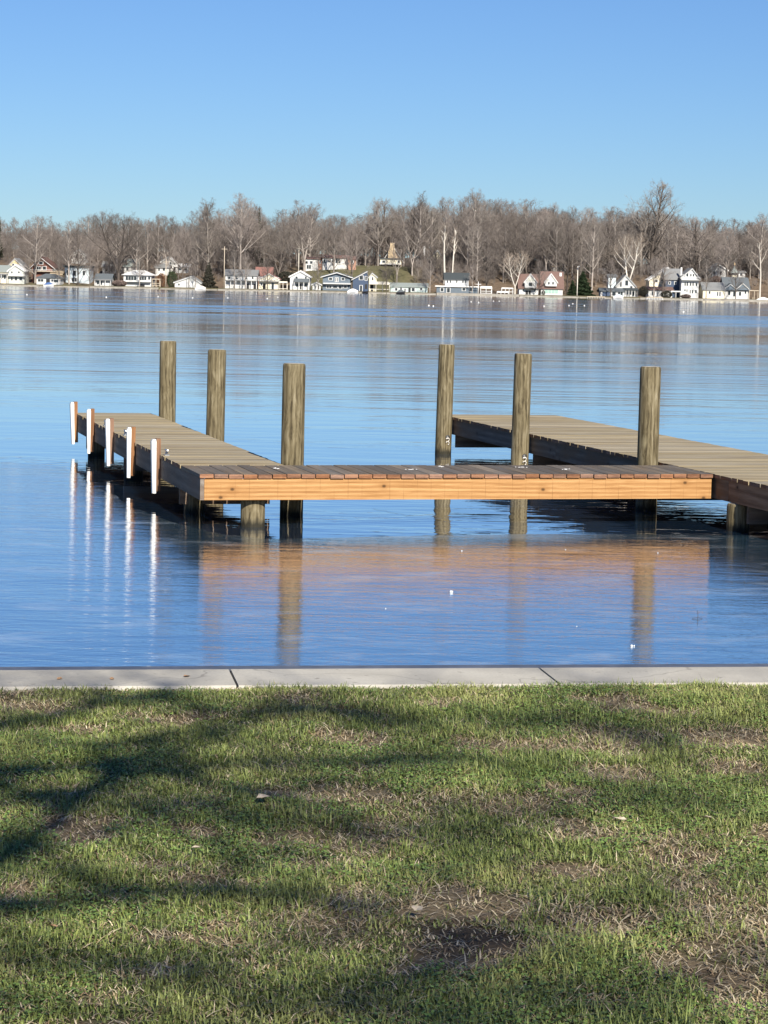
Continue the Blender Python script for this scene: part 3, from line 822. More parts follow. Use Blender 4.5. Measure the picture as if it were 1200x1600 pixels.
H('white framed house on the hill beside a slim white chimney', S0+60, 650, 661, 418, 404, 401, 'white', 'dark', 'side', depth=7, wins=[(653, 407, 656, 412)], chim=[(661.2, 664, 385, 'trim')])
H('hillside house with pale gable right of the slim chimney', S0+64, 672, 692, 417, 402, 391, 'cream', 'grey', px_peak=683, depth=8, wins=[(676, 406, 680, 411), (684, 406, 688, 411)])
H('white colonial with dark green roof and long lakeside porch', S0+6, 695, 732, 460, 436.5, 427, 'white', 'dark', 'side', depth=9,
  wins=[(697.5, 438, 700, 442), (702, 438, 704.5, 442), (712, 438, 714.5, 442), (721.5, 438, 724, 442), (726, 438, 728.5, 442)])
H('grey-blue glazed porch across the front of the white colonial', S0+2.5, 682, 746, 460, 448.5, 446.8, 'slate', 'white', 'flat', depth=3.2, over=.5, wins=[(688, 450, 693, 455), (698, 450, 703, 457), (722, 450, 727, 454), (733, 450, 738, 455)], name='porch', cat='porch')
H('left cottage of the twin brown-roofed pair with front dormers', S0+4, 811, 842, 461, 449.5, 429, 'white', 'brown', 'side', depth=9, wins=[(816, 451, 819, 455), (834, 451, 837, 455)], doors=[(821, 454, 825, 460), (826, 454, 829, 460)], balcony=(820, 838, 448.5, 452, 'shade'))
H('right cottage of the twin brown-roofed pair with green glass front', S0+4, 845, 879, 462, 449.5, 425, 'white', 'brown', 'side', depth=9, wins=[(851, 452, 872, 458.5)], glass='greenglass', chim=[(874.5, 878, 426, 'trim')])
H('white dormer gable on the left twin cottage roof', S0+3.0, 820, 838, 449, 440, 428.5, 'white', 'white', px_peak=829, depth=4, over=.35, wins=[(826, 441.5, 832, 447)], doors=[(824, 434, 835, 439.5, 'w_sage')], name='dormer', cat='dormer')
H('white dormer gable with two windows on the right twin cottage', S0+3.0, 852, 870, 447, 440, 428, 'white', 'white', px_peak=861, depth=4, over=.35, wins=[(856, 440.5, 859, 444.5), (862.5, 440.5, 865.5, 444.5)], doors=[(856, 434, 867, 438.5, 'w_sage')], name='dormer', cat='dormer')
H('pale house glimpsed between trunks above the twin cottages', S0+52, 864, 884, 424, 416.5, 412, 'white', 'tan', 'side', depth=6, wins=[(868, 418, 871, 422), (876, 418, 879, 422)])
H('cream house on the hill behind the dark conifer', S0+60, 908, 926, 424, 412.5, 407, 'cream', 'grey', 'side', depth=7, wins=[(912, 414, 916, 419)])
H('tiny white garage on the hill right of the pale trunk', S0+56, 937, 947, 429, 423, 420, 'white', 'grey', 'side', depth=5, wins=[(939, 424.5, 941, 428)], name='garage', cat='garage')
H('blue canvas-sided boathouse beside the white lake house', S0+16, 950, 962, 456, 432, 429, 'ltblue', 'slate', 'side', depth=5, wins=[(953, 436, 955, 444)], name='boathouse', cat='boathouse')
H('white lake house behind the pale sycamore', S0+12, 963, 992, 464, 446, 430, 'white', 'grey', px_peak=977, depth=10, wins=[(976, 438, 981, 446), (984, 447, 988, 451), (968, 441, 971, 448)])
H('dark slate cottage with white window wall near the small jetty', S0+3, 938, 976, 467, 455, 451, 'white', 'slate', 'side', depth=6, wins=[(956, 456, 962, 462), (965, 456, 973, 462)], doors=[(941, 456, 953, 463, 'w_navy')])
H('white open porch with posts right of the slate cottage', S0+4, 976, 995, 467, 454, 451, 'greyw', 'dark', 'side', depth=5, porch=(976, 996, 452, 454, 467, 'r_dark', 5, 2.0), wins=[(980, 456, 984, 463), (987, 456, 991, 463)], name='porch', cat='porch')
H('cream house with long sloping roof left of the three-storey house', S0+14, 1014, 1050, 463, 437, 418, 'cream', 'white', px_peak=1043, depth=10, wins=[(1022, 437, 1027, 441), (1031, 434, 1035, 439), (1038, 428, 1042, 433)])
H('low boathouse with brown roof and white doors below the cream house', S0+4, 1012, 1050, 468, 453, 449, 'white', 'brown', 'side', depth=6, wins=[(1018, 455, 1023, 461)], doors=[(1028, 455, 1035, 466, 'w_greyw')], name='boathouse', cat='boathouse')
H('tall white three-storey house with gable balcony and rows of windows', S0+4, 1064, 1091, 466, 433, 419.5, 'white', 'grey', px_peak=1080, depth=11, over=.5,
  wins=[(1066, 429.5, 1069, 432), (1071, 426.5, 1074.5, 432), (1077, 428, 1079.5, 432), (1081, 428, 1083.5, 432), (1086, 428, 1088, 432),
        (1068.5, 441, 1071, 446.5), (1072, 441, 1074.5, 446.5), (1077, 441, 1079.5, 446.5), (1081, 441, 1083.5, 446.5), (1086, 442, 1089, 447),
        (1068.5, 452, 1071, 455), (1072, 452, 1074, 456), (1077, 453, 1079, 458.5), (1080.5, 453, 1083, 458.5), (1085.5, 453, 1088.5, 458)],
  balcony=(1063, 1093, 432.5, 437.8), chim=[(1064.5, 1067, 417.5, 'trim')])
H('left side wing of the three-storey house, its shade painted navy', S0+9, 1039, 1063.7, 466, 436, 420.5, 'navy', 'grey', 'side', depth=9, wins=[(1044, 440, 1047, 444), (1053, 440, 1056, 444)])  # wall turned from the sun: its shade is painted in as navy
H('low white boathouse with grey roof right of the three-storey house', S0+5, 1098, 1132, 465, 453, 442, 'cream', 'grey', 'side', depth=9, wins=[(1120, 456, 1122.3, 462.5), (1123.5, 456, 1126, 462.5), (1107, 455, 1110, 459)], name='boathouse', cat='boathouse', over=.35)
H('white cottage with steep slate roof and two hooded gables', S0+7, 1132, 1170, 466, 452.5, 434, 'white', 'slate', 'side', depth=11, wins=[(1137, 454.5, 1141, 461), (1145, 455, 1150, 463), (1154, 456, 1158, 462), (1163, 455, 1166, 459)])
H('slate hooded front gable left on the steep-roofed cottage', S0+6.2, 1133, 1149, 453, 450, 443.5, 'slate', 'slate', depth=4, over=.3, name='dormer', cat='dormer')
H('slate hooded front gable right on the steep-roofed cottage', S0+6.2, 1152, 1169, 453, 450, 442.5, 'slate', 'slate', depth=4, over=.3, name='dormer', cat='dormer')
H('grey upper house half hidden above the steep-roofed cottage', S0+40, 1108, 1136, 433, 421.5, 412.5, 'greyw', 'white', px_peak=1120, depth=8, wins=[(1114, 424, 1118, 429), (1124, 424, 1128, 429)])
H('pale house wing to the right of the little cupola tower', S0+38, 1154, 1164, 434, 426, 424, 'white', 'grey', 'side', depth=6, wins=[(1156, 427.5, 1160, 431)])

# ------------------------------------------------------------------ terrain, water, ice
ANCH = []
def ground_h(x, y):
    x = np.asarray(x, float); y = np.asarray(y, float)
    h = -1.5 + 2.2*sstep(SHORE-3, SHORE+1.5, y) + .5*sstep(SHORE+2, SHORE+24, y)
    k = .75 + .25*vnoise(x*.012 + 3.3, y*0 + .5)
    h = h + 8.2*k*sstep(SHORE+18, SHORE+58, y) + 5.5*sstep(SHORE+70, SHORE+230, y)
    h = h + (fbm(x*.03+9, y*.03+4, 3)-.5)*2.2*sstep(SHORE+16, SHORE+60, y)
    num = 0*h; den = 0*h + .12                # the ground meets the foot of every house
    for (ax_, ay_, az_, base_) in ANCH:
        w_ = np.exp(-((x-ax_)**2 + ((y-ay_)*1.2)**2)/(2*7.0**2))
        num = num + w_*(az_-base_); den = den + w_
    return h + num/den*sstep(SHORE+2, SHORE+8, y)
def gh(x, y): return float(ground_h(np.array([x]), np.array([y]))[0])

_a = []
for a_, k_ in SPECS:
    xc_ = (a_[2]+a_[3])/2; X0, Z0 = X_(xc_, a_[4], a_[1]), Z_(xc_, a_[4], a_[1])
    if k_.get('name') != 'dormer':
        _a.append((X0, a_[1]+2, Z0-.15)); _a.append((X0, a_[1]+k_.get('depth', 9.), Z0-.1))
_b = [(x, y, z, gh(x, y)) for x, y, z in _a]
ANCH = _b
xs = np.concatenate((np.linspace(-2600, -420, 10), np.arange(-400, 401, 5.0), np.linspace(420, 2600, 10)))
ys = np.concatenate((np.arange(SHORE-4, SHORE+8, 1.0), np.arange(SHORE+8, SHORE+260, 5.0), np.linspace(SHORE+280, 3600, 14)))
GX, GY = np.meshgrid(xs, ys)
GZ = ground_h(GX, GY)
V = np.stack((GX, GY, GZ), -1).reshape(-1, 3)
nx = len(xs); idx = np.arange(len(V)).reshape(GX.shape)
Fq = np.stack((idx[:-1, :-1], idx[:-1, 1:], idx[1:, 1:], idx[1:, :-1]), -1).reshape(-1, 4)
me = np_mesh('hillside', V, [Fq], MT['farground'], True)
at_ = me.attributes.new('green', 'FLOAT', 'POINT')
gv = np.clip(sstep(-32, -26, GX)*(1-sstep(4, 14, GX))*sstep(SHORE+12, SHORE+25, GY)*(1-sstep(SHORE+62, SHORE+75, GY))*1.2
             + .8*(1-sstep(SHORE+8, SHORE+22, GY)), 0, 1)
at_.data.foreach_set('value', gv.ravel().astype(np.float32))
tag(link('hillside', me), kind='structure')

for a_, k_ in SPECS: house(*a_, **k_)

# cupola tower
Yc = S0+24; tx = X_(1147, 440, Yc); tzb = Z_(1147, 441, Yc)
tw_ = empty('tower', (tx, Yc, tzb)); tag(tw_, 'small cream octagonal tower with pointed grey roof and orange finial', 'tower')
hz = lambda y: Z_(1147, y, Yc)-tzb
q = MB(); q.lathe([(.95, -9), (.95, hz(430)), (0, hz(430))], 8, sm=False); q.build('wall', MT['w_cream'], tw_)
q = MB(); q.lathe([(.85, hz(430)), (.85, hz(426)), (0, hz(426))], 8, sm=False); q.build('lantern', MT['glass'], tw_)
q = MB(); q.lathe([(1.35, hz(426.5)), (.75, hz(422)), (.25, hz(417)), (0, hz(415))], 8, sm=False); q.build('roof', MT['r_green'], tw_)
q = MB(); q.lathe([(.05, hz(416)), (.28, hz(413)), (.1, hz(411)), (0, hz(409))], 8); q.build('finial', MT['w_tanwood'], tw_)
# chalet chimney tower
Yc = S0+54; a, b = X_(606.5, 410, Yc), X_(617, 410, Yc); cz = Z_(612, 412, Yc)
st = empty('chimney_tower', ((a+b)/2, Yc-.3, cz)); tag(st, 'tall tan stone chimney tower in front of the chalet gable', 'chimney')
hz = lambda y: Z_(612, y, Yc)-cz; w2 = (b-a)/2
q = MB(); q.box(-w2, w2, -.6, .6, -3, hz(393)); q.build('wall', MT['w_stone'], st)
q = MB(); q.prism([(-w2, hz(393)), (w2, hz(393)), (w2*.72, hz(386)), (-w2*.45, hz(386))], 'y', -.6, .6); q.build('shoulder', MT['w_stone'], st)
q = MB(); q.box(-w2*.45, w2*.72, -.6, .6, hz(386), hz(380.5)); q.box(-w2*.55, w2*.82, -.7, .7, hz(380.4), hz(379.6)); q.build('chimney_top', MT['w_stone'], st)

# open frames, canopies, boat lifts, jetties
def frame_thing(name, label, cat, Y, x0, x1, yt, yb, roof_h, mat, n=3, rail=None, depth=4.0, post='trim', group='boat lifts and shelters on the far shore'):
    ax, bx = X_(x0, yb, Y), X_(x1, yb, Y); cx = (ax+bx)/2; zb = Z_((x0+x1)/2, yb, Y); zt = Z_((x0+x1)/2, yt, Y)
    th = empty(name, (cx, Y, zb)); tag(th, label, cat, group)
    h = (bx-ax)/2; z = zt-zb
    q = MB(); q.prism([(-h, z-roof_h), (h, z-roof_h), (h*.92, z), (-h*.92, z)], 'y', 0, depth); q.build('canopy', MT[mat], th)
    for k in range(n):
        for yy in (.1, depth-.25):
            xk = -h+.15+(2*h-.3)*k/(n-1)
            q = MB(); q.box(xk-.08, xk+.08, yy, yy+.15, -.9, z-roof_h-.001); q.build('post', MT[post], th)
    if rail is not None:
        for ry in rail:
            zr = Z_((x0+x1)/2, ry, Y)-zb
            q = MB(); q.box(-h, h, .0, .08, zr-.08, zr+.08); q.build('rail', MT[post], th)
    return th
frame_thing('pergola', 'pale timber pergola beside the white hip-roofed house', 'pergola', S0+3, 237, 250, 435.5, 450, .25, 'pole_wood', 3, (443, 446), 3, 'pole_wood')
frame_thing('gazebo', 'open cream gazebo frame right of the cream house', 'gazebo', S0+3, 435, 449, 439.5, 454, .5, 'canvas', 3, (451,), 3, 'canvas')
frame_thing('canopy', 'wide cream canopy on posts right of the narrow cream house', 'canopy', S0+3, 576, 609, 440, 457, .9, 'canvas', 4, (452,), 4, 'canvas')
frame_thing('boat_lift', 'white arched canopy boat lift just right of the colonial porch', 'boat lift', S0+2, 750, 769, 447.3, 461, .7, 'whiteplastic', 3, (455, 458), 4)
frame_thing('boat_lift', 'flat white canopy boat lift nearest the twin cottages', 'boat lift', S0+3, 783, 802, 449.5, 461.5, .35, 'whiteplastic', 4, (456,), 4)
frame_thing('boat_lift', 'low white topped boat lift in front of the flat canopy', 'boat lift', S0+1.5, 776, 795, 455, 462, .45, 'whiteplastic', 4, None, 3)
frame_thing('canopy', 'white canopy shelter left of the three-storey house', 'canopy', S0+3, 1048, 1064, 454.5, 466.5, .35, 'whiteplastic', 3, None, 3)
frame_thing('arbor', 'low timber arbor at the right end of the slate-roofed cottage', 'arbor', S0+6, 1170, 1187, 453.5, 467, .25, 'pole_wood', 3, None, 3, 'pole_wood')
frame_thing('jetty', 'long white railed jetty beside the dark conifer', 'jetty', SHORE-1.5, 917, 946, 463.2, 468.5, .3, 'pole_wood', 8, None, 2.2)
frame_thing('jetty', 'short jetty with white posts below the brown-roofed boathouse', 'jetty', SHORE-1.5, 1010, 1036, 464, 470, .3, 'pole_wood', 7, (467,), 2.2)

def boat(label, px, py, L, hull, cover, Y=SHORE-1.2, name='boat'):
    p = at_y(px, py, Y); p.z = .0
    th = empty(name, p, rnd.uniform(-.2, .2)); tag(th, label, 'boat', 'boats at the far shore')
    n = 9; mb = MB(); rings = []
    for i in range(n):
        u = i/(n-1); x = (u-.5)*L; w = .95*math.sin(math.pi*min(1, .28+.72*(1-u)**.7 if u > .3 else .9))**.6
        w = max(.06, w if u < .98 else .06); k = .25*u**2
        rings += [(x, -w, .62+k), (x, -w*.7, .0), (x, 0, -.15), (x, w*.7, .0), (x, w, .62+k)]
    fs = [(i*5+j, (i+1)*5+j, (i+1)*5+j+1, i*5+j+1) for i in range(n-1) for j in range(4)]
    mb.add(rings, fs, True); mb.add(rings[:5], [(0, 1, 2, 3, 4)]); mb.build('hull', MT[hull], th)
    mb = MB(); cr = []
    for i in range(n):
        u = i/(n-1); x, w, z = rings[i*5][0], -rings[i*5][1], rings[i*5][2]
        hgt = .75*math.sin(math.pi*min(1, max(0, u*1.05)))+.03
        cr += [(x, -w-.02, z+.01), (x, -w*.6, z+hgt*.8), (x, 0, z+hgt), (x, w*.6, z+hgt*.8), (x, w+.02, z+.01)]
    mb.add(cr, [f[::-1] for f in fs], True); mb.build('cover', MT[cover], th)
boat('boat under a white cover in front of the blue-grey house', 551, 457, 3.4, 'whiteplastic', 'whiteplastic')
boat('small dark boat in front of the navy house', 571, 458, 1.9, 'shade', 'w_navy')
boat('low white boat at the shore right of the wide boathouse', 313, 453, 3.4, 'whiteplastic', 'canvas')
boat('small boat with dark cover at the shore left of the colonial porch', 626, 460, 2.6, 'shade', 'r_slate')
boat('white boat beached below the low white cottage', 76, 445, 3.2, 'whiteplastic', 'blue_tarp')
boat('white covered boat beached at the slate cottage by the jetty', 966, 467, 3.2, 'whiteplastic', 'w_ltblue')
boat('low white boat on the beach at the right edge', 1192, 468, 4.2, 'whiteplastic', 'whiteplastic', SHORE+1)

def pole(label, px, yt, yb, Y, r, mat='pole_wood', lamp=False, name='utility_pole', cat='pole'):
    a = at_y(px, yb, Y); zt = Z_(px, yt, Y)
    th = empty(name, (a.x, Y, min(a.z, gh(a.x, Y)))); tag(th, label, cat, 'poles on the far shore')
    h = zt-th.location.z
    q = MB(); q.tube([(0, 0, -.5), (0, 0, h)], [r, r*.75], 8); q.build('shaft', MT[mat], th)
    if lamp:
        q = MB(); q.tube([(0, 0, h-.5), (.15, -.6, h-.1), (.25, -1.1, h)], .05, 6); q.box(.05, .5, -1.6, -1.0, h-.12, h+.05); q.build('lamp_head', MT['steel'], th)
    else:
        q = MB(); q.box(-.9, .9, -.08, .08, h-.9, h-.75); q.build('crossarm', MT[mat], th)
pole('pale lamp pole standing at the waterline by the conifer', 901.5, 416, 465, SHORE+2.5, .17, 'canvas', True, 'lamp_pole')
pole('short white pole beside the colonial porch', 747, 440, 461, SHORE+2.5, .15, 'trim', False, 'post')
pole('tan utility pole in front of the wooded slope left of the long white house', 350, 385, 452, SHORE+4, .15)
pole('tan utility pole left of the rusty shrubs', 259, 405, 450, SHORE+4, .15)
pole('slim pole at the right corner of the wide boathouse', 295, 410, 451, SHORE+2.8, .13, 'bark_dark')
pole('white flag pole standing in the ranch house yard', 466.5, 385, 425, SHORE+38, .16, 'canvas', False, 'flag_pole')

MT['farwall'] = plain('old_shore_wall', (.27, .25, .215), .9, .3, .15)
# far seawall: runs of low pale wall and beach
rr = random.Random(12)
segs = [(-40, 62, .5), (62, 140, .35), (140, 248, .55), (250, 340, .3), (340, 480, .5), (480, 604, .45), (604, 682, .5), (682, 812, .9), (812, 905, .5), (905, 1000, .35), (1000, 1100, .6), (1100, 1240, .75)]
where = ['below the cream and sage cottages', 'below the low white cottage', 'below the big oak', 'below the wide boathouse', 'below the long white house', 'below the blue-grey house',
         'below the teal cottage', 'below the white colonial', 'below the twin cottages', 'beside the jetty', 'below the three-storey house', 'at the right edge beach']
for (a, b, h_), w_ in zip(segs, where):
    h_ *= .7
    xa, xb = X_(a, 455, SHORE), X_(b, 455, SHORE)
    mb = MB(); mb.box(xa+.1, xb-.1, SHORE-.4, SHORE+.2, -1, h_)
    mb.box(xa+.08, xb-.08, SHORE-.46, SHORE+.26, h_+.001, h_+.12)
    tag(mb.build('shore_wall', MT['farwall']), 'low pale shore wall ' + w_, 'wall', 'low walls along the far waterline')

# mooring buoys far out on the ice
bu = MB(); bu.lathe([(0, -.05), (.12, -.03), (.17, .06), (.17, .13), (.1, .22), (.03, .25), (.03, .3), (0, .3)], 12)
bu_me = bu.mesh('buoy', MT['whiteplastic'])
for px, py in ((42, 461), (166, 465), (247, 464), (301, 466), (356, 466), (417.5, 467), (434, 465), (670, 478), (677, 479), (736, 472), (748, 473), (771, 471), (780, 471), (850, 479), (889, 478), (895, 475), (913, 478), (1068, 690*.0+488)):
    o = link('buoy', bu_me, None, at_z(px, py, 0)); o.scale = (.6,)*3; o.rotation_euler.z = rnd.uniform(0, 6)
    tag(o, 'small white buoy dotting the far ice before the opposite shore', 'buoy', 'white buoys far out on the lake')

# ------------------------------------------------------------------ trees
def grow_tree(seed, Ht, spread=.32, first=.28, upright=.5, limbs=13, levels=4, twig=.015, lean=0.0, fork=0, dens=1.0):
    """segments (p0,p1,r0,r1,level) of a bare tree"""
    rs = np.random.RandomState(seed)
    out = []
    def perp(d):
        a = np.array([rs.normal(), rs.normal(), rs.normal()]); a -= d*a.dot(d)
        return a/np.linalg.norm(a)
    def branch(p, d, L, r, lv):
        n = {0: 9, 1: 5, 2: 4, 3: 3}.get(lv, 2)
        pts = [p.copy()]; dirs = []
        for i in range(n):
            jit = {0: .05, 1: .16, 2: .22, 3: .28}.get(lv, .3)
            d = d + perp(d)*jit*rs.rand() + np.array([lean*.05, 0, upright*(.22 if lv else .3)*(1 if lv < 3 else .5)])
            d = d/np.linalg.norm(d)
            p = p + d*L/n; pts.append(p.copy()); dirs.append(d.copy())
        tip = .35 if lv == 0 else .3
        rad = [max(r*(1-(1-tip)*i/n), twig*.7) for i in range(n+1)]
        for i in range(n): out.append((pts[i], pts[i+1], rad[i], rad[i+1], lv))
        if lv >= levels: return
        k = {0: limbs, 1: 6, 2: 5, 3: 4}.get(lv, 3)
        k = max(2, int(round(k*dens*(1 if lv == 0 else .85+.3*rs.rand()))))
        for j in range(k):
            u = (first + (1-first)*(j+rs.rand())/k) if lv == 0 else .25+.75*(j+rs.rand())/k
            u = min(u, .999); i = int(u*n); f = u*n-i
            q = pts[i]*(1-f)+pts[i+1]*f; dd = dirs[i]
            ang = {0: R(58)-R(30)*u, 1: R(46), 2: R(44)}.get(lv, R(46))*(.75+.5*rs.rand())
            nd = dd*math.cos(ang)+perp(dd)*math.sin(ang)
            if lv == 0:
                az = j*2.4+rs.rand()*.8; nd = np.array([math.cos(az)*math.sin(ang), math.sin(az)*math.sin(ang), math.cos(ang)])
                LL = Ht*spread*(1.15-.75*(u-first)/(1-first))*(.75+.5*rs.rand())
                if LL > Ht*(1-u)*1.5+2: LL = Ht*(1-u)*1.2+2
            else: LL = L*(.62-.22*u)*(.8+.4*rs.rand())
            branch(q, nd, LL, max(r*(1-.55*u)*{0: .58}.get(lv, .62), twig), lv+1)
    base = Ht*.015
    if fork:
        h0 = Ht*.22
        out.append((np.zeros(3), np.array([0, 0, h0]), base*1.35, base*1.1, 0))
        for j in range(fork):
            az = j*6.283/fork+rs.rand(); t_ = R(14+10*rs.rand())
            branch(np.array([0, 0, h0]), np.array([math.cos(az)*math.sin(t_), math.sin(az)*math.sin(t_), math.cos(t_)]), Ht*.74, base*.8, 0)
    else:
        branch(np.zeros(3), np.array([0, 0, 1.]), Ht*.96, base*1.15, 0)
    return out
def seg_mesh(name, segs, mat, sides):
    P0 = np.array([s[0] for s in segs]); P1 = np.array([s[1] for s in segs])
    r0 = np.array([s[2] for s in segs]); r1 = np.array([s[3] for s in segs])
    d = P1-P0; d /= np.linalg.norm(d, axis=1)[:, None]+1e-9
    a = np.where(np.abs(d[:, 2:3]) < .9, np.array([[0, 0, 1.]]), np.array([[1., 0, 0]]))
    u = np.cross(d, a); u /= np.linalg.norm(u, axis=1)[:, None]; w = np.cross(d, u)
    vs = []
    for (P, r_) in ((P0, r0), (P1, r1)):
        for k in range(sides):
            t_ = 2*math.pi*k/sides
            vs.append(P+(u*math.cos(t_)+w*math.sin(t_))*r_[:, None])
    V = np.stack(vs, 1).reshape(-1, 3); n = len(segs); b = np.arange(n)[:, None]*2*sides
    F = []
    for k in range(sides):
        F.append(b+np.array([[k, (k+1) % sides, sides+(k+1) % sides, sides+k]]))
    return np_mesh(name, V, [np.concatenate(F)], mat, sides > 4)
def tree_pair(seed, tm='bark_grey', cm_='twig_brown', **kw):
    s = grow_tree(seed, 20.0, **kw)
    lo = [x for x in s if x[4] <= 1]; hi = [x for x in s if x[4] > 1]
    return seg_mesh('trunk', lo, MT[tm], 6), seg_mesh('crown', hi, MT[cm_], 3), s
VAR = {}
VAR['a'] = tree_pair(1, 'bark_grey', 'twig_brown', spread=.36, first=.16, upright=.25, limbs=17)
VAR['b'] = tree_pair(2, 'bark_grey', 'twig_grey', spread=.32, first=.24, upright=.4, limbs=16)
VAR['c'] = tree_pair(3, 'bark_dark', 'twig_brown', spread=.34, first=.14, upright=.35, limbs=18)
VAR['d'] = tree_pair(4, 'bark_grey', 'twig_brown', spread=.30, first=.22, upright=.5, limbs=17)
VAR['e'] = tree_pair(5, 'bark_dark', 'twig_grey', spread=.40, first=.25, upright=.2, limbs=11, fork=3, dens=.95)
VAR['f'] = tree_pair(6, 'bark_grey', 'twig_brown', spread=.32, first=.15, upright=.3, fork=2, limbs=14)
VAR['s'] = tree_pair(7, 'bark_pale', 'twig_tan', spread=.32, first=.3, upright=.6, fork=2, dens=.85)      # sycamore
VAR['t'] = tree_pair(8, 'bark_dark', 'twig_grey', spread=.36, first=.2, upright=.75, limbs=22, lean=.6)
VAR['u'] = tree_pair(9, 'bark_pale', 'twig_tan', spread=.2, first=.5, upright=.4, limbs=9, dens=.75)        # slim pale
def top_of(v): return max(max(x[1][2] for x in v[2]), 1)
TOPS = {k: top_of(v) for k, v in VAR.items()}

def tree(px, ytop, Y, var, label, group='bare trees on the far shore', wide=1.0, rz=None, cat='tree', name='bare_tree'):
    x = X_(px, 440, Y); z0 = gh(x, Y)-.2; zt = Z_(px, ytop, Y); s = (zt-z0)/TOPS[var]
    th = empty(name, (x, Y, z0), rnd.uniform(0, 6.28) if rz is None else rz)
    th.scale = (s*wide, s*wide, s)
    tag(th, label, cat, group)
    link('trunk', VAR[var][0], th); link('crown', VAR[var][1], th)
    return th
tr0 = random.Random(31)
# trees that stand out
SP = [(1016, 277, 772, 't', 'tallest tree on the skyline, dark trunk leaning branches at right', 1.3),
      (185, 325, 728, 'e', 'broad old oak with thick forked trunk left of the white hip-roofed house', 1.35),
      (982, 362, 738, 's', 'pale sycamore with white forked limbs behind the white lake house', 1.3),
      (694.5, 345, 748, 'u', 'slim white-barked tree rising behind the white colonial, left one', 1.2),
      (706.5, 352, 750, 'u', 'slim white-barked tree rising behind the white colonial, right one', .9),
      (325, 307, 745, 'b', 'tall spreading tree left of the long white house', 1.1),
      (375, 301, 742, 'f', 'tallest tree above the long white house', 1.1),
      (55, 334, 726, 'a', 'grey tree with pale trunk in front of the maroon house', 1.15),
      (475, 312, 752, 'f', 'many-stemmed tall tree above the narrow white gabled house', 1.1),
      (521, 335, 750, 'a', 'bare tree with straight pale trunk in front of the ranch house', .95),
      (655, 297, 790, 'd', 'tall slender tree above the hilltop chalet', 1.0),
      (737, 292, 770, 'b', 'tall tree with arching crown above the white colonial', 1.05),
      (590, 306, 800, 'b', 'tall bare tree on the hill left of the chalet', 1.0),
      (805, 390, 722, 's', 'pale-trunked tree leaning left of the twin cottages', 1.2),
      (925, 340, 740, 'b', 'grey tree with tall bare trunk right of the lamp pole', 1.0),
      (1088, 338, 752, 'c', 'dark spreading tree directly behind the three-storey house', 1.2),
      (1188, 372, 723, 'u', 'pale trunked tree at the waterline near the right edge', 1.0),
      (1186, 330, 760, 'a', 'wide bare tree on the skyline at the right edge', 1.1),
      (402, 318, 768, 'c', 'bare tree beside the tall dark conifer', .9),
      (122, 345, 724, 'c', 'bare tree in front of the light blue house', .8),
      (108, 345, 726, 'd', 'thin bare tree left of the light blue house', .9),
      (550, 352, 722, 'c', 'dark tree standing before the gap between blue-grey and navy houses', .8),
      (620, 372, 745, 'f', 'small open tree before the grassy slope below the chalet', .9),
      (886, 350, 735, 'c', 'thin tree close behind the right twin cottage', .8),
      (960, 322, 780, 'b', 'tall grey tree left of the tallest skyline tree', 1.1),
      (988, 330, 776, 'f', 'grey forked tree just left of the tallest skyline tree', 1.0),
      (285, 352, 735, 'c', 'bare tree behind the wide boathouse', .9),
      (230, 340, 760, 'd', 'tall straight tree above the white hip-roofed house', .9),
      (435, 345, 745, 'e', 'dark forked tree above the cream house with balcony', .9),
      (760, 360, 728, 'c', 'thin tree behind the white arched boat lift', .8),
      (1135, 352, 745, 'f', 'bare tree behind the steep slate-roofed cottage', .9)]
for px, yt, Y, v, lab, wd in SP:
    tree(px, yt, Y, v, lab, None, wd, rz=(0.0 if v == 't' else None))
# small bare trees at the water's edge, partly in front of the houses
for px_, yt_, v_, lb_ in ((44, 405, 'c', 'small bare tree before the sage cottage porch'), (92, 398, 'a', 'small bare tree at the right corner of the maroon house'), (140, 400, 'c', 'small bare tree between the light blue house and the slate-roofed cottage'),
        (218, 395, 'b', 'thin bare tree in front of the white hip-roofed house'), (305, 400, 'd', 'thin bare tree in front of the wide boathouse'), (366, 388, 'b', 'thin bare tree in front of the long white house, left one'),
        (384, 392, 'd', 'thin bare tree in front of the long white house, right one'), (418, 402, 'c', 'small bare tree in front of the cream gabled house'), (497, 400, 'b', 'thin bare tree over the small grey shed'),
        (604, 405, 'c', 'small bare tree behind the wide cream canopy'), (672, 400, 'a', 'bare tree between the teal cottage and the colonial'), (738, 408, 'd', 'thin bare tree at the right end of the colonial porch'),
        (842, 405, 'c', 'small bare tree between the twin cottages'), (955, 405, 'c', 'small bare tree before the blue boathouse'), (1022, 400, 'f', 'bare tree in front of the cream long-roofed house'),
        (1036, 410, 'c', 'small bare tree over the brown-roofed boathouse'), (1104, 400, 'b', 'thin bare tree over the low white boathouse'), (1150, 405, 'c', 'small bare tree before the hooded gables')):
    tree(px_, yt_, SHORE+2.6, v_, lb_, 'small bare trees along the waterline', tr0.uniform(.8, 1.1))
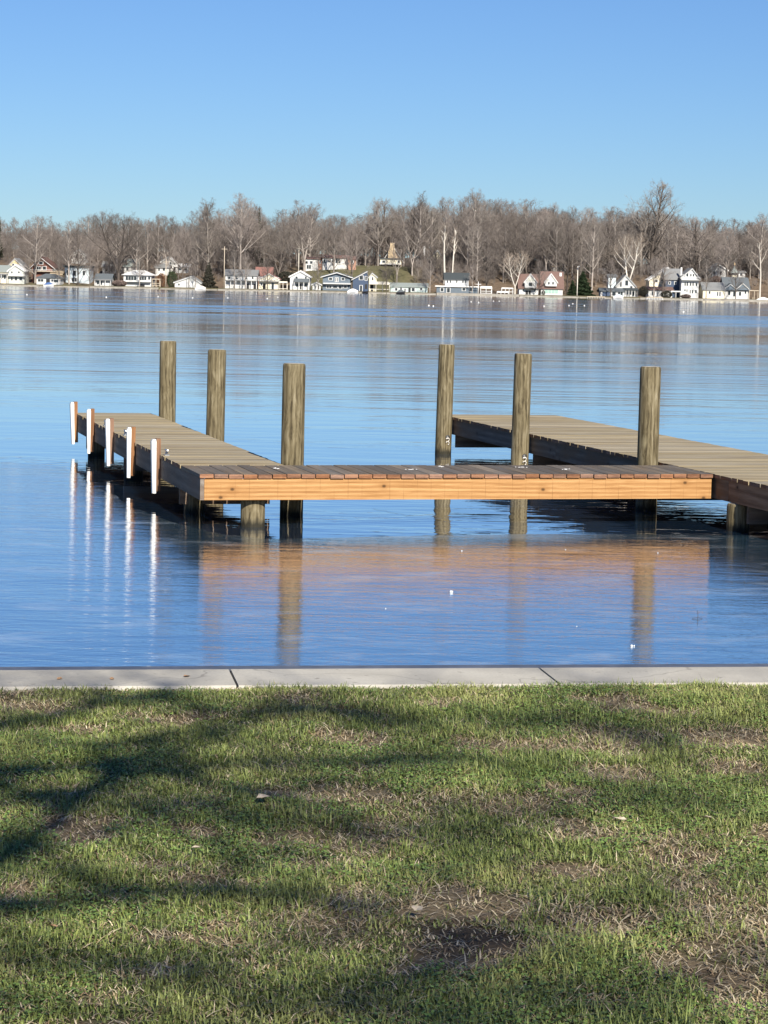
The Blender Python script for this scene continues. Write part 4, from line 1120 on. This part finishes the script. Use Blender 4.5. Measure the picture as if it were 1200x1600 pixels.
# skyline trees nobody could tell apart one from another
sky_pts = [(-20, 335), (0, 336), (30, 345), (60, 335), (85, 346), (110, 352), (140, 336), (185, 332), (215, 331), (250, 336), (290, 345), (325, 318), (345, 336), (375, 315), (400, 326), (430, 337),
           (470, 320), (500, 331), (525, 328), (545, 347), (560, 328), (590, 314), (620, 318), (655, 308), (670, 310), (695, 314), (737, 303), (760, 312), (800, 316), (830, 314), (870, 321), (900, 326),
           (930, 324), (960, 322), (985, 324), (1015, 322), (1040, 323), (1070, 342), (1100, 337), (1130, 346), (1160, 341), (1185, 336), (1220, 336)]
SX = np.array([p[0] for p in sky_pts]); SY = np.array([p[1] for p in sky_pts])
tr = random.Random(99)
px = -18
while px < 1220:
    Y = tr.uniform(795, 870)
    tree(px, float(np.interp(px, SX, SY)) + tr.uniform(-7, 12), Y, tr.choice('abcdf'), 'bare brown tree in the wood whose crown tops the skyline', 'skyline trees of the wooded slope', tr.uniform(.85, 1.2), name='woodland_tree')
    px += tr.uniform(8, 13)
px = -18
while px < 1220:
    Y = tr.uniform(750, 792)
    yt = float(np.interp(px, SX, SY)) + tr.uniform(12, 45)
    if not (455 < px < 690 and tr.random() < .65) and not 585 < px < 640:
        tree(px, yt, Y, tr.choice('abcdf'), 'bare brown tree on the wooded slope behind the lakeside houses', 'trees of the wooded slope behind the houses', tr.uniform(.8, 1.2), name='woodland_tree')
    px += tr.uniform(11, 18)

# the rest of the wood: one mass, instanced
src = bpy.data.collections.new('tree_kinds')
for i, k in enumerate('abcdf'):
    sg = VAR[k][2]
    o = bpy.data.objects.new('kind_' + k, seg_mesh('tree_kind', sg, MT['twig_brown'] if k in 'acdf' else MT['twig_grey'], 3))
    src.objects.link(o)
rs = np.random.RandomState(5)
pts = []
for k in range(1150):
    x = rs.uniform(-235, 235); Y = rs.uniform(758, 900) if rs.rand() < .8 else rs.uniform(870, 1000)
    hz_px = 600 + 3556*x/Y
    if Y < 800 and 440 < hz_px < 700: continue
    h0 = gh(x, Y)-.3
    sy = float(np.interp(hz_px, SX, SY)) + rs.uniform(9, 46) + (820-Y)*.12*(Y < 820)
    zt = Z_(max(-40, min(1240, hz_px)), sy, Y)
    s = max(.35, (zt-h0)/20.5)
    pts.append((x, Y, h0, s, rs.rand()*6.28))
for k in range(800):                       # saplings and brush under the tall crowns
    x = rs.uniform(-235, 235); Y = rs.uniform(752, 880)
    hz_px = 600 + 3556*x/Y
    if Y < 800 and 440 < hz_px < 640: continue
    pts.append((x, Y, gh(x, Y)-.5, rs.uniform(.22, .5), rs.rand()*6.28))
for k in range(420):                        # scrub on the open bank
    hz_px = rs.choice([rs.uniform(632, 812), rs.uniform(632, 812), rs.uniform(-30, 450), rs.uniform(880, 1230)]); Y = rs.uniform(SHORE+32, SHORE+66)
    x = (hz_px-600)/3556*Y
    pts.append((x, Y, gh(x, Y)-.4, rs.uniform(.13, .30), rs.rand()*6.28))
for sgn in (-1, 1):
    for k in range(240):
        x = sgn*rs.uniform(235, 430); Y = rs.uniform(735, 900); pts.append((x, Y, gh(x, Y)-.3, rs.uniform(.9, 1.3), rs.rand()*6.28))
pts = np.array(pts)
me = bpy.data.meshes.new('woodland'); me.vertices.add(len(pts)); me.vertices.foreach_set('co', pts[:, :3].astype(np.float32).ravel())
a_ = me.attributes.new('s', 'FLOAT', 'POINT'); a_.data.foreach_set('value', pts[:, 3].astype(np.float32))
a_ = me.attributes.new('rz', 'FLOAT', 'POINT'); a_.data.foreach_set('value', pts[:, 4].astype(np.float32))
wo = link('woodland', me); tag(wo, kind='stuff'); wo['label'] = 'brown leafless woodland covering the far slope'; wo['category'] = 'woodland'
def scatter_group(name, coll):
    ng = bpy.data.node_groups.new(name, 'GeometryNodeTree')
    ng.interface.new_socket('Geometry', in_out='INPUT', socket_type='NodeSocketGeometry')
    ng.interface.new_socket('Geometry', in_out='OUTPUT', socket_type='NodeSocketGeometry')
    N, Lk = ng.nodes, ng.links
    gi, go = N.new('NodeGroupInput'), N.new('NodeGroupOutput')
    ci = N.new('GeometryNodeCollectionInfo'); ci.inputs['Collection'].default_value = coll
    ci.inputs['Separate Children'].default_value = True; ci.inputs['Reset Children'].default_value = True
    ip = N.new('GeometryNodeInstanceOnPoints'); ip.inputs['Pick Instance'].default_value = True
    s = N.new('GeometryNodeInputNamedAttribute'); s.data_type = 'FLOAT'; s.inputs['Name'].default_value = 's'
    z = N.new('GeometryNodeInputNamedAttribute'); z.data_type = 'FLOAT'; z.inputs['Name'].default_value = 'rz'
    cb = N.new('ShaderNodeCombineXYZ'); Lk.new(z.outputs[0], cb.inputs[2])
    Lk.new(gi.outputs[0], ip.inputs['Points']); Lk.new(ci.outputs[0], ip.inputs['Instance'])
    Lk.new(cb.outputs[0], ip.inputs['Rotation']); Lk.new(s.outputs[0], ip.inputs['Scale'])
    Lk.new(ip.outputs[0], go.inputs[0])
    return ng
md = wo.modifiers.new('scatter', 'NODES'); md.node_group = scatter_group('woodland_scatter', src)

# conifers and shrubs
def leafy(name, label, px, ytop, Y, ybase, wpx, mat, kind='cone', cat='tree', n=2600, group=None, seed=0):
    rs = np.random.RandomState(seed+40)
    x = X_(px, ybase, Y); z0 = gh(x, Y)-.1; zb = max(z0, Z_(px, ybase, Y)-.2) if kind != 'cone' else z0
    Ht = Z_(px, ytop, Y)-zb; Rd = wpx/2*Y/3556
    u = rs.rand(n); az = rs.rand(n)*6.283
    if kind == 'cone':
        u = 1-np.sqrt(rs.rand(n)); rad = Rd*(1-u)*(.55+.45*rs.rand(n)**.5)*(1+.25*np.sin(u*40+az*2)); z = Ht*(.06+.94*u)
    else:
        cz = rs.rand(n)*2-1; rad = Rd*np.sqrt(1-cz**2)*(.5+.5*rs.rand(n)**.4)*(1+.2*np.sin(az*3+seed)); z = Ht*(.5+.5*cz*(1+.12*np.sin(az*2)))
    P = np.stack((rad*np.cos(az), rad*np.sin(az), z), 1)
    sz = (.3 if kind == 'cone' else .2)*(.6+.8*rs.rand(n))*max(.6, min(1.3, Rd/2.5))
    d = rs.normal(size=(n, 3)); d[:, 2] *= .5; d /= np.linalg.norm(d, axis=1)[:, None]
    e = rs.normal(size=(n, 3)); e -= d*(e*d).sum(1)[:, None]; e /= np.linalg.norm(e, axis=1)[:, None]
    V = np.stack((P-d*sz[:, None], P+e*sz[:, None]*.5, P+d*sz[:, None], P-e*sz[:, None]*.5), 1).reshape(-1, 3)
    F = np.arange(n*4).reshape(-1, 4)
    th = empty(name, (x, Y, zb)); tag(th, label, cat, group)
    link('foliage', np_mesh('foliage', V, [F], MT[mat]), th)
    q = MB(); q.tube([(0, 0, -.6), (0, 0, Ht*(.9 if kind == 'cone' else .4))], [.06*Rd+.08, .04], 6); q.build('trunk', MT['bark_dark'], th)
leafy('conifer', 'big dark green conifer beside the lamp pole', 910, 424, SHORE+9, 463, 34, 'needle', 'cone', n=6000, seed=1)
leafy('conifer', 'second dark conifer close behind the right twin cottage', 894, 437, SHORE+8, 462, 18, 'needle', 'cone', n=2500, seed=2)
leafy('conifer', 'tall dark narrow conifer in the wood above the cream house', 404, 322, 775, 425, 15, 'needle', 'cone', n=4000, seed=3)
leafy('conifer', 'dark conifer at the left edge of the frame', -1, 336, 770, 420, 11, 'needle', 'cone', n=3500, seed=4)
leafy('conifer', 'dark evergreen left of the hill garage', 916, 413, SHORE+52, 432, 12, 'needle', 'cone', n=1500, seed=5)
leafy('shrub', 'brown rounded shrub at the foot of the big oak', 186, 438, SHORE+3, 449, 22, 'bush_brown', 'ball', 'shrub', seed=6)
leafy('shrub', 'rusty red shrub right of the pale pergola', 252, 428, SHORE+12, 449, 18, 'bush_rust', 'ball', 'shrub', seed=7)
leafy('shrub', 'olive green evergreen shrub right of the rusty shrub', 268, 424, SHORE+12, 449, 16, 'needle', 'ball', 'shrub', seed=8)
leafy('conifer', 'dark drooping evergreen right of the wide boathouse', 326, 408, SHORE+12, 452, 24, 'bush_dark', 'cone', n=1800, seed=9)
leafy('shrub', 'dark ivy-covered mound under tall trees left of the ranch house', 447, 425, SHORE+24, 440, 30, 'bush_dark', 'ball', 'shrub', seed=14)
leafy('shrub', 'round dark evergreen shrub left of brown-roofed boathouse', 1005, 448, SHORE+4, 461, 14, 'bush_dark', 'ball', 'shrub', seed=10)
leafy('shrub', 'low dark hedge below the cream house balcony', 1042, 455, SHORE+3, 466, 18, 'bush_dark', 'ball', 'shrub', seed=11)
leafy('shrub', 'brown shrub by the corner of the three-storey house', 1072, 460, SHORE+1.8, 468, 16, 'bush_brown', 'ball', 'shrub', seed=12)
leafy('shrub', 'brown shrub thicket above the low white boathouse', 1118, 432, SHORE+22, 447, 24, 'bush_brown', 'ball', 'shrub', seed=13)
leafy('shrub', 'round dark bush at the left corner of right twin cottage', 849, 454, SHORE+3, 461, 6, 'bush_dark', 'ball', 'shrub', n=500, seed=17)

# ------------------------------------------------------------------ lawn
def local(px, py):
    p = at_z(px, py, LAWN); return p.x, p.y
dry = [(720, 1415, 150, 22, .9), (740, 1470, 130, 30, 1.0), (640, 1490, 60, 16, .8), (1085, 1500, 75, 28, .95), (1060, 1335, 60, 16, .7), (130, 1292, 75, 20, .9), (40, 1385, 45, 16, .9),
       (290, 1297, 45, 10, .8), (245, 1352, 60, 12, .8), (420, 1308, 40, 12, .7), (350, 1375, 80, 12, .8), (480, 1345, 40, 14, 1.), (420, 1242, 40, 12, .9), (530, 1240, 80, 14, .6),
       (270, 1120, 90, 10, .7), (100, 1140, 60, 10, .7), (40, 1100, 60, 8, .7), (540, 1150, 60, 10, .7), (690, 1100, 40, 8, .5), (820, 1160, 100, 14, .7), (960, 1095, 80, 9, .8),
       (1010, 1110, 70, 8, .8), (1130, 1150, 80, 16, .8), (960, 1210, 70, 12, .7), (790, 1265, 90, 18, .6), (900, 1300, 70, 14, .6), (660, 1250, 60, 16, .5), (900, 1360, 90, 14, .7), (950, 1440, 90, 16, .6),
       (1180, 1310, 40, 12, .7), (1150, 1200, 60, 12, .6), (300, 1465, 90, 12, .7), (250, 1510, 80, 12, .6), (130, 1590, 120, 16, .6), (880, 1010+235, 50, 10, .6), (930, 1560, 40, 12, .5), (590, 1290, 30, 14, .6)]
dryw = []
for (cx, cy, rx, ry, k) in dry:
    x, y = local(cx, cy); x2, _ = local(cx+rx, cy); _, y2 = local(cx, cy-ry)
    dryw.append((x, y, abs(x2-x), abs(y2-y)*1.0, k))
def dryness(x, y):
    d = np.zeros_like(x)
    wx = (fbm(x*5+3, y*5+9, 3)-.5)*.22; wy = (fbm(x*5+31, y*5+2, 3)-.5)*.35
    for (cx, cy, rx, ry, k) in dryw:
        q = ((x+wx-cx)/rx)**2 + ((y+wy-cy)/ry)**2
        d = np.maximum(d, min(1, k*1.15)*np.clip(1.5-q*1.1, 0, 1))
    n = fbm(x*2.2+7, y*1.6+1, 4)
    d = np.maximum(d, np.clip((n-.555)*4.0, 0, .7))
    return np.clip(d*(.68+.7*fbm(x*14, y*14+40, 3)), 0, 1)
def lawn_z(x, y):
    # distance from the wall keeps the edge level with its top
    return LAWN - .012 + (fbm(x*1.1+2, y*1.1+8, 3)-.5)*.06
gx = np.concatenate((np.linspace(-60, -6, 20), np.arange(-5.5, -3, .2), np.arange(-3, 3.001, .035), np.arange(3.2, 5.6, .2), np.linspace(6, 60, 20)))
u_ = np.concatenate((np.arange(0, 6.0, .035), np.arange(6.1, 9, .2), np.linspace(9.5, 60, 20)))
GXa, GB = np.meshgrid(gx, u_)             # a along the wall (centred), b back from it
P_ = np.stack((WA.x + WD.x*(GXa+1.6) - WN.x*(GB+ww-.01), WA.y + WD.y*(GXa+1.6) - WN.y*(GB+ww-.01)), -1)
PX, PY = P_[..., 0], P_[..., 1]
PZ = lawn_z(PX, PY); PZ = PZ*sstep(0, .15, GB) + (LAWN-.018)*(1-sstep(0, .15, GB))
PZ = PZ + (fbm(PX*16, PY*16, 3)-.5)*.024
V = np.stack((PX, PY, PZ), -1).reshape(-1, 3); idx = np.arange(len(V)).reshape(GXa.shape)
Fq = np.stack((idx[:-1, :-1], idx[1:, :-1], idx[1:, 1:], idx[:-1, 1:]), -1).reshape(-1, 4)
me = np_mesh('lawn_ground', V, [Fq], MT['soil_shade'], True)
dr = dryness(PX.ravel(), PY.ravel()); nn_ = fbm(PX.ravel()*9+3, PY.ravel()*9, 3)
soil_shade = np.zeros(PX.size)  # bare dark earth; the largest oval also carries a painted shadow
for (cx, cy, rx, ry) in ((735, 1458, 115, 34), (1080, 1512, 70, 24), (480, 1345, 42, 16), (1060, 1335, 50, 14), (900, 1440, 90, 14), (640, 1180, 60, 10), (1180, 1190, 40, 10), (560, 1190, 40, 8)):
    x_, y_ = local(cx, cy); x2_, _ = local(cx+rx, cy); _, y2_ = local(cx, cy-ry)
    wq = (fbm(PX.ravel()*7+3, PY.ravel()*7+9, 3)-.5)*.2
    soil_shade = np.maximum(soil_shade, np.clip(1.5-1.2*(((PX.ravel()+wq-x_)/(x2_-x_))**2 + ((PY.ravel()+wq*1.5-y_)/(y2_-y_))**2), 0, 1))
soil_shade *= .5+.6*fbm(PX.ravel()*20, PY.ravel()*20, 3)
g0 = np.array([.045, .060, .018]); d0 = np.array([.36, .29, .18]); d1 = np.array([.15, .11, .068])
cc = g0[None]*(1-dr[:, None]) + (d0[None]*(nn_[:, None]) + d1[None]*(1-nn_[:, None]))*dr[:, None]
cc = cc*(1-soil_shade[:, None]) + np.array([.085, .06, .042])*soil_shade[:, None]
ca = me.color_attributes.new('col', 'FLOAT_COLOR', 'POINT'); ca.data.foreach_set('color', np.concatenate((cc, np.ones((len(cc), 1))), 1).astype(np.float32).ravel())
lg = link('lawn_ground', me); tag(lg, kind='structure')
if lg.data.polygons[100].normal.z < 0: lg.data.flip_normals()

def blades(name, N, a0, a1, b0, b1, seed, label, hs=1.0, wmul=1.0, thin=1.0):
    rs = np.random.RandomState(seed)
    A_ = rs.uniform(a0, a1, N); B_ = b0 + (b1-b0)*rs.rand(N)
    x = WA.x + WD.x*(A_+1.6) - WN.x*(B_+ww); y = WA.y + WD.y*(A_+1.6) - WN.y*(B_+ww)
    d = dryness(x, y)
    cl = fbm(x*7+50, y*7+20, 3)                       # clumps
    tall = np.clip((fbm(x*1.7+60, y*1.7+11, 3)-.42)*3, 0, 1)
    keep = (B_ > -.07 + .11*vnoise(A_*6+3, A_*0+1.5)) & (rs.rand(N) < np.clip(1.25 - 1.05*d, .12, 1)*thin)
    x, y, d, cl, tall, B_ = x[keep], y[keep], d[keep], cl[keep], tall[keep], B_[keep]; n = len(x)
    z = lawn_z(x, y); k0 = sstep(0, .15, B_); z = z*k0 + (LAWN-.018)*(1-k0)
    straw = rs.rand(n) < np.clip(.17 + .80*d + .5*np.clip(fbm(x*6+9, y*9+5, 3)-.5, 0, 1), 0, .90)
    h = (.013 + .019*rs.rand(n)**1.3)*(.3+1.3*cl)*(1+.55*tall)*hs
    h = np.where(straw, h*(.5+.6*rs.rand(n)), h)
    h *= np.where(rs.rand(n) < .012, 1.7, 1.0)
    az = rs.rand(n)*6.283
    tilt = np.where(straw, R(64)+R(30)*rs.rand(n)**.6, R(15)+R(62)*rs.rand(n)**.8)
    w = (.0010+.0013*rs.rand(n))*wmul
    w = np.where(straw, w*.85, w)
    L = np.where(straw, h*1.9, h*1.15)
    dx, dy = np.cos(az), np.sin(az); sx, sy = -dy, dx
    t1 = tilt*.55; t1 = np.where(straw, np.minimum(tilt, R(88)), t1); t2 = np.minimum(np.where(straw, tilt*1.08, tilt*1.45), R(94))
    px1 = x+dx*np.sin(t1)*L*.5; py1 = y+dy*np.sin(t1)*L*.5; pz1 = z+np.cos(t1)*L*.5
    px2 = px1+dx*np.sin(t2)*L*.5; py2 = py1+dy*np.sin(t2)*L*.5; pz2 = pz1+np.cos(t2)*L*.5
    z0 = z-.004; zl = np.where(straw, .001+.010*rs.rand(n), 0)
    V = np.stack((np.stack((x-sx*w, y-sy*w, z0+zl), 1), np.stack((x+sx*w, y+sy*w, z0+zl), 1),
                  np.stack((px1+sx*w*.9, py1+sy*w*.9, pz1+zl), 1), np.stack((px1-sx*w*.9, py1-sy*w*.9, pz1+zl), 1),
                  np.stack((px2, py2, np.maximum(pz2, z+.003)+zl), 1)), 1).reshape(-1, 3)
    b = np.arange(n)[:, None]*5
    me = np_mesh(name, V, [b+np.array([[0, 1, 2, 3]]), b+np.array([[3, 2, 4]])], MT['blade'])
    gA = np.array([.070, .106, .026]); gB = np.array([.24, .28, .08]); gC = np.array([.33, .33, .12]); sA = np.array([.40, .31, .18]); sB = np.array([.24, .165, .095]); sC = np.array([.58, .49, .33])
    u = rs.rand(n, 1); v = fbm(x*3.1+70, y*3.1+70, 3)[:, None]
    g = gA*(1-u)+gB*u; g = g*(1-np.clip((v-.5)*3, 0, 1)*.6)+gC*np.clip((v-.5)*3, 0, 1)*.6
    q = rs.rand(n, 1); s = np.where(q < .5, sA, np.where(q < .68, sB, sC))*(.75+.5*rs.rand(n, 1))
    c = np.where(straw[:, None], s, g*(.75+.5*rs.rand(n, 1)))
    c = np.repeat(np.concatenate((c, np.ones((n, 1))), 1), 5, axis=0)
    ca = me.color_attributes.new('col', 'FLOAT_COLOR', 'POINT'); ca.data.foreach_set('color', c.astype(np.float32).ravel())
    o = link(name, me); tag(o, label, 'grass', kind='stuff'); return o
blades('grass', 480000, -1.95, 1.95, -.07, 5.0, 1, 'short patchy winter lawn of green and straw blades')
blades('grass', 45000, -5.5, -1.95, -.012, 6, 2, 'lawn continuing past the left edge of the frame', 1.2, 2.0)
blades('grass', 45000, 1.95, 5.5, -.012, 6, 3, 'lawn continuing past the right edge of the frame', 1.2, 2.0)

def clover(N, seed):
    rs = np.random.RandomState(seed)
    A_ = rs.uniform(-1.95, 1.95, N); B_ = .05+4.9*rs.rand(N)
    x = WA.x + WD.x*(A_+1.6) - WN.x*(B_+ww); y = WA.y + WD.y*(A_+1.6) - WN.y*(B_+ww)
    m = fbm(x*2.6+130, y*2.6+77, 4); keep = (m + .1*rs.rand(N) > .56) & (dryness(x, y) < .5)
    x, y = x[keep], y[keep]; n = len(x)
    z = lawn_z(x, y) + .010 + .016*rs.rand(n); s_ = .0028+.0035*rs.rand(n); az = rs.rand(n)*6.283
    u = np.stack((np.cos(az), np.sin(az), rs.uniform(-.4, .4, n)), 1)*s_[:, None]; v = np.stack((-np.sin(az), np.cos(az), rs.uniform(-.4, .4, n)), 1)*s_[:, None]*.8
    P = np.stack((x, y, z), 1)
    V = np.stack((P-u, P-v, P+u, P+v), 1).reshape(-1, 3)
    me = np_mesh('clover', V, [np.arange(4*n).reshape(-1, 4)], MT['blade'])
    c = np.array([.15, .235, .055])*(.7+.7*rs.rand(n, 1)); c = np.repeat(np.concatenate((c, np.ones((n, 1))), 1), 4, axis=0)
    ca = me.color_attributes.new('col', 'FLOAT_COLOR', 'POINT'); ca.data.foreach_set('color', c.astype(np.float32).ravel())
    tag(link('clover', me), 'patches of small clover leaves among the lawn grass', 'clover', kind='stuff')
clover(130000, 9)

# fallen leaves on the lawn and wall
lf = MB()
lf.add([(-.03, 0, .002), (-.015, -.016, .008), (.012, -.018, .003), (.034, 0, .010), (.012, .017, .009), (-.014, .015, .002), (0, 0, .001)],
       [(0, 1, 6), (1, 2, 6), (2, 3, 6), (3, 4, 6), (4, 5, 6), (5, 0, 6)])
MT['leaf'] = plain('dry_leaf', (.36, .22, .12), .8, .3, 20)
MT['leafp'] = plain('pale_dry_leaf', (.55, .46, .34), .8, .2, 20)
lme = lf.mesh('fallen_leaf', MT['leaf']); lme2 = lf.mesh('fallen_leaf', MT['leafp'])
for i, (px_, py_, s_, m_, lb) in enumerate([(93, 1061, 1.0, lme, 'brown leaf on the seawall, leftmost of three'), (175, 1061, .9, lme, 'brown leaf on the seawall, middle of three'), (292, 1057, 1.2, lme, 'brown leaf on the seawall, rightmost of three'),
        (412, 1247, 1.9, lme2, 'large pale leaf on the lawn left of centre below the seawall'), (1103, 1278, 1.3, lme2, 'pale curled leaf on the grass near the right edge'), (306, 1325, 1.0, lme2, 'small upright pale leaf on the grass at left'),
        (968, 1280, 1.2, lme2, 'pale narrow leaf on the grass right of centre'), (652, 1420, 1.2, lme2, 'pale leaf at the left edge of the big bare patch'), (80, 1447, 1.0, lme, 'reddish leaf on the grass at lower left')]):
    z = LAWN + (.001 if i < 3 else .02)
    o = link('fallen_leaf', lme if m_ is lme else lme2, None, at_z(px_, py_, z), (rnd.uniform(-.2, .2) if i > 2 else 0, rnd.uniform(-.3, .3) if i > 2 else 0, rnd.uniform(0, 6)))
    o.scale = (s_*.6,)*3; tag(o, lb, 'leaf', 'fallen leaves')

# ------------------------------------------------------------------ the bare tree behind the viewer that shades the lawn
tree_root = empty('shade_tree', (-2.2, -4.6, LAWN)); tag(tree_root, 'bare tree standing behind the viewpoint, its limbs shading the lawn', 'tree')
T0 = Vector((-2.2, -4.6, LAWN))
q = MB(); q.tube([(0, 0, -.3), (.05, 0, 2), (.1, .1, 5), (.0, .1, 8), (.2, 0, 11)], [.42, .33, .27, .2, .1], 12); q.build('trunk', MT['bark_dark'], tree_root)
def shade_limb(pix, t0, t1, r0, r1, start, twigs=0, seed=0):
    """a limb that passes over the lawn where the photo shows its shadow"""
    rs = random.Random(seed)
    pts = []
    n = len(pix)
    for i, (a, b) in enumerate(pix):
        t_ = t0+(t1-t0)*i/(n-1)
        pts.append(at_z(a, b, LAWN) + SDIR*t_ - T0)
    st = Vector(start)
    first = pts[0]; mid = st.lerp(first, .5) + Vector((0, 0, .25))
    allp = [st, mid] + pts
    rad = [r0*1.25, r0*1.1] + [r0+(r1-r0)*i/(n-1) for i in range(n)]
    q = MB(); q.tube(allp, rad, 8)
    o = q.build('limb', MT['bark_dark'], tree_root)
    if twigs:
        w = MB()
        for k in range(twigs):
            i = rs.randrange(1, len(allp)-1); p = allp[i].lerp(allp[i+1], rs.random())
            d = Vector((rs.uniform(-1, 1), rs.uniform(-1, 1), rs.uniform(-.6, .9))).normalized()
            L = rs.uniform(.5, 1.3); a = p + d*L*.5 + Vector((rs.uniform(-.1, .1),)*3); b = a + (d + Vector((rs.uniform(-.5, .5), rs.uniform(-.5, .5), .2))).normalized()*L*.6
            w.tube([p, a, b], [.02, .012, .006], 5)
            for m in range(3):
                e = a.lerp(b, rs.random()); w.tube([e, e + Vector((rs.uniform(-1, 1), rs.uniform(-1, 1), rs.uniform(-1, 1)))*.45], [.008, .004], 4)
        w.build('twigs', MT['bark_dark'], o)
shade_limb([(-60, 1385), (0, 1340), (90, 1280), (140, 1238), (200, 1200), (300, 1215), (400, 1235), (480, 1228)], 10, 14, .05, .02, (.1, .1, 4.6), 18, 1)
shade_limb([(140, 1238), (185, 1190), (140, 1165), (250, 1150)], 11, 12, .03, .02, (.1, .1, 5.6), 8, 2)
shade_limb([(-80, 1425), (60, 1418), (200, 1395), (330, 1398), (480, 1400), (560, 1425)], 11, 14, .045, .018, (.1, .1, 4.0), 16, 3)
shade_limb([(-60, 1135), (60, 1125), (150, 1100), (230, 1085), (270, 1068), (200, 1055)], 13, 15, .045, .02, (.05, .1, 6.5), 10, 4)
shade_limb([(-150, 1240), (300, 1165), (420, 1105), (520, 1105), (640, 1120)], 14, 17, .04, .03, (.0, .1, 7), 14, 5)
shade_limb([(200, 1200), (420, 1190), (560, 1195), (700, 1185), (820, 1200)], 15, 18, .045, .03, (.0, .1, 7.5), 18, 6)
shade_limb([(-200, 1520), (300, 1500), (520, 1470), (660, 1455), (740, 1452), (830, 1456)], 14, 17, .014, .010, (.1, .1, 5), 6, 7)
shade_limb([(700, 1610), (800, 1590), (900, 1560), (1060, 1540), (1250, 1500)], 20, 23, .04, .03, (.1, .1, 7.8), 14, 8)
shade_limb([(350, 1610), (620, 1520), (760, 1460), (860, 1440)], 17, 19, .03, .02, (.1, .1, 7.0), 14, 11)
shade_limb([(640, 1300), (800, 1290), (960, 1250), (1150, 1260)], 19, 22, .03, .015, (.1, .1, 8.6), 16, 12)
shade_limb([(700, 1130), (850, 1120), (1000, 1150), (1200, 1140)], 19, 22, .03, .015, (.1, .1, 9.4), 14, 13)
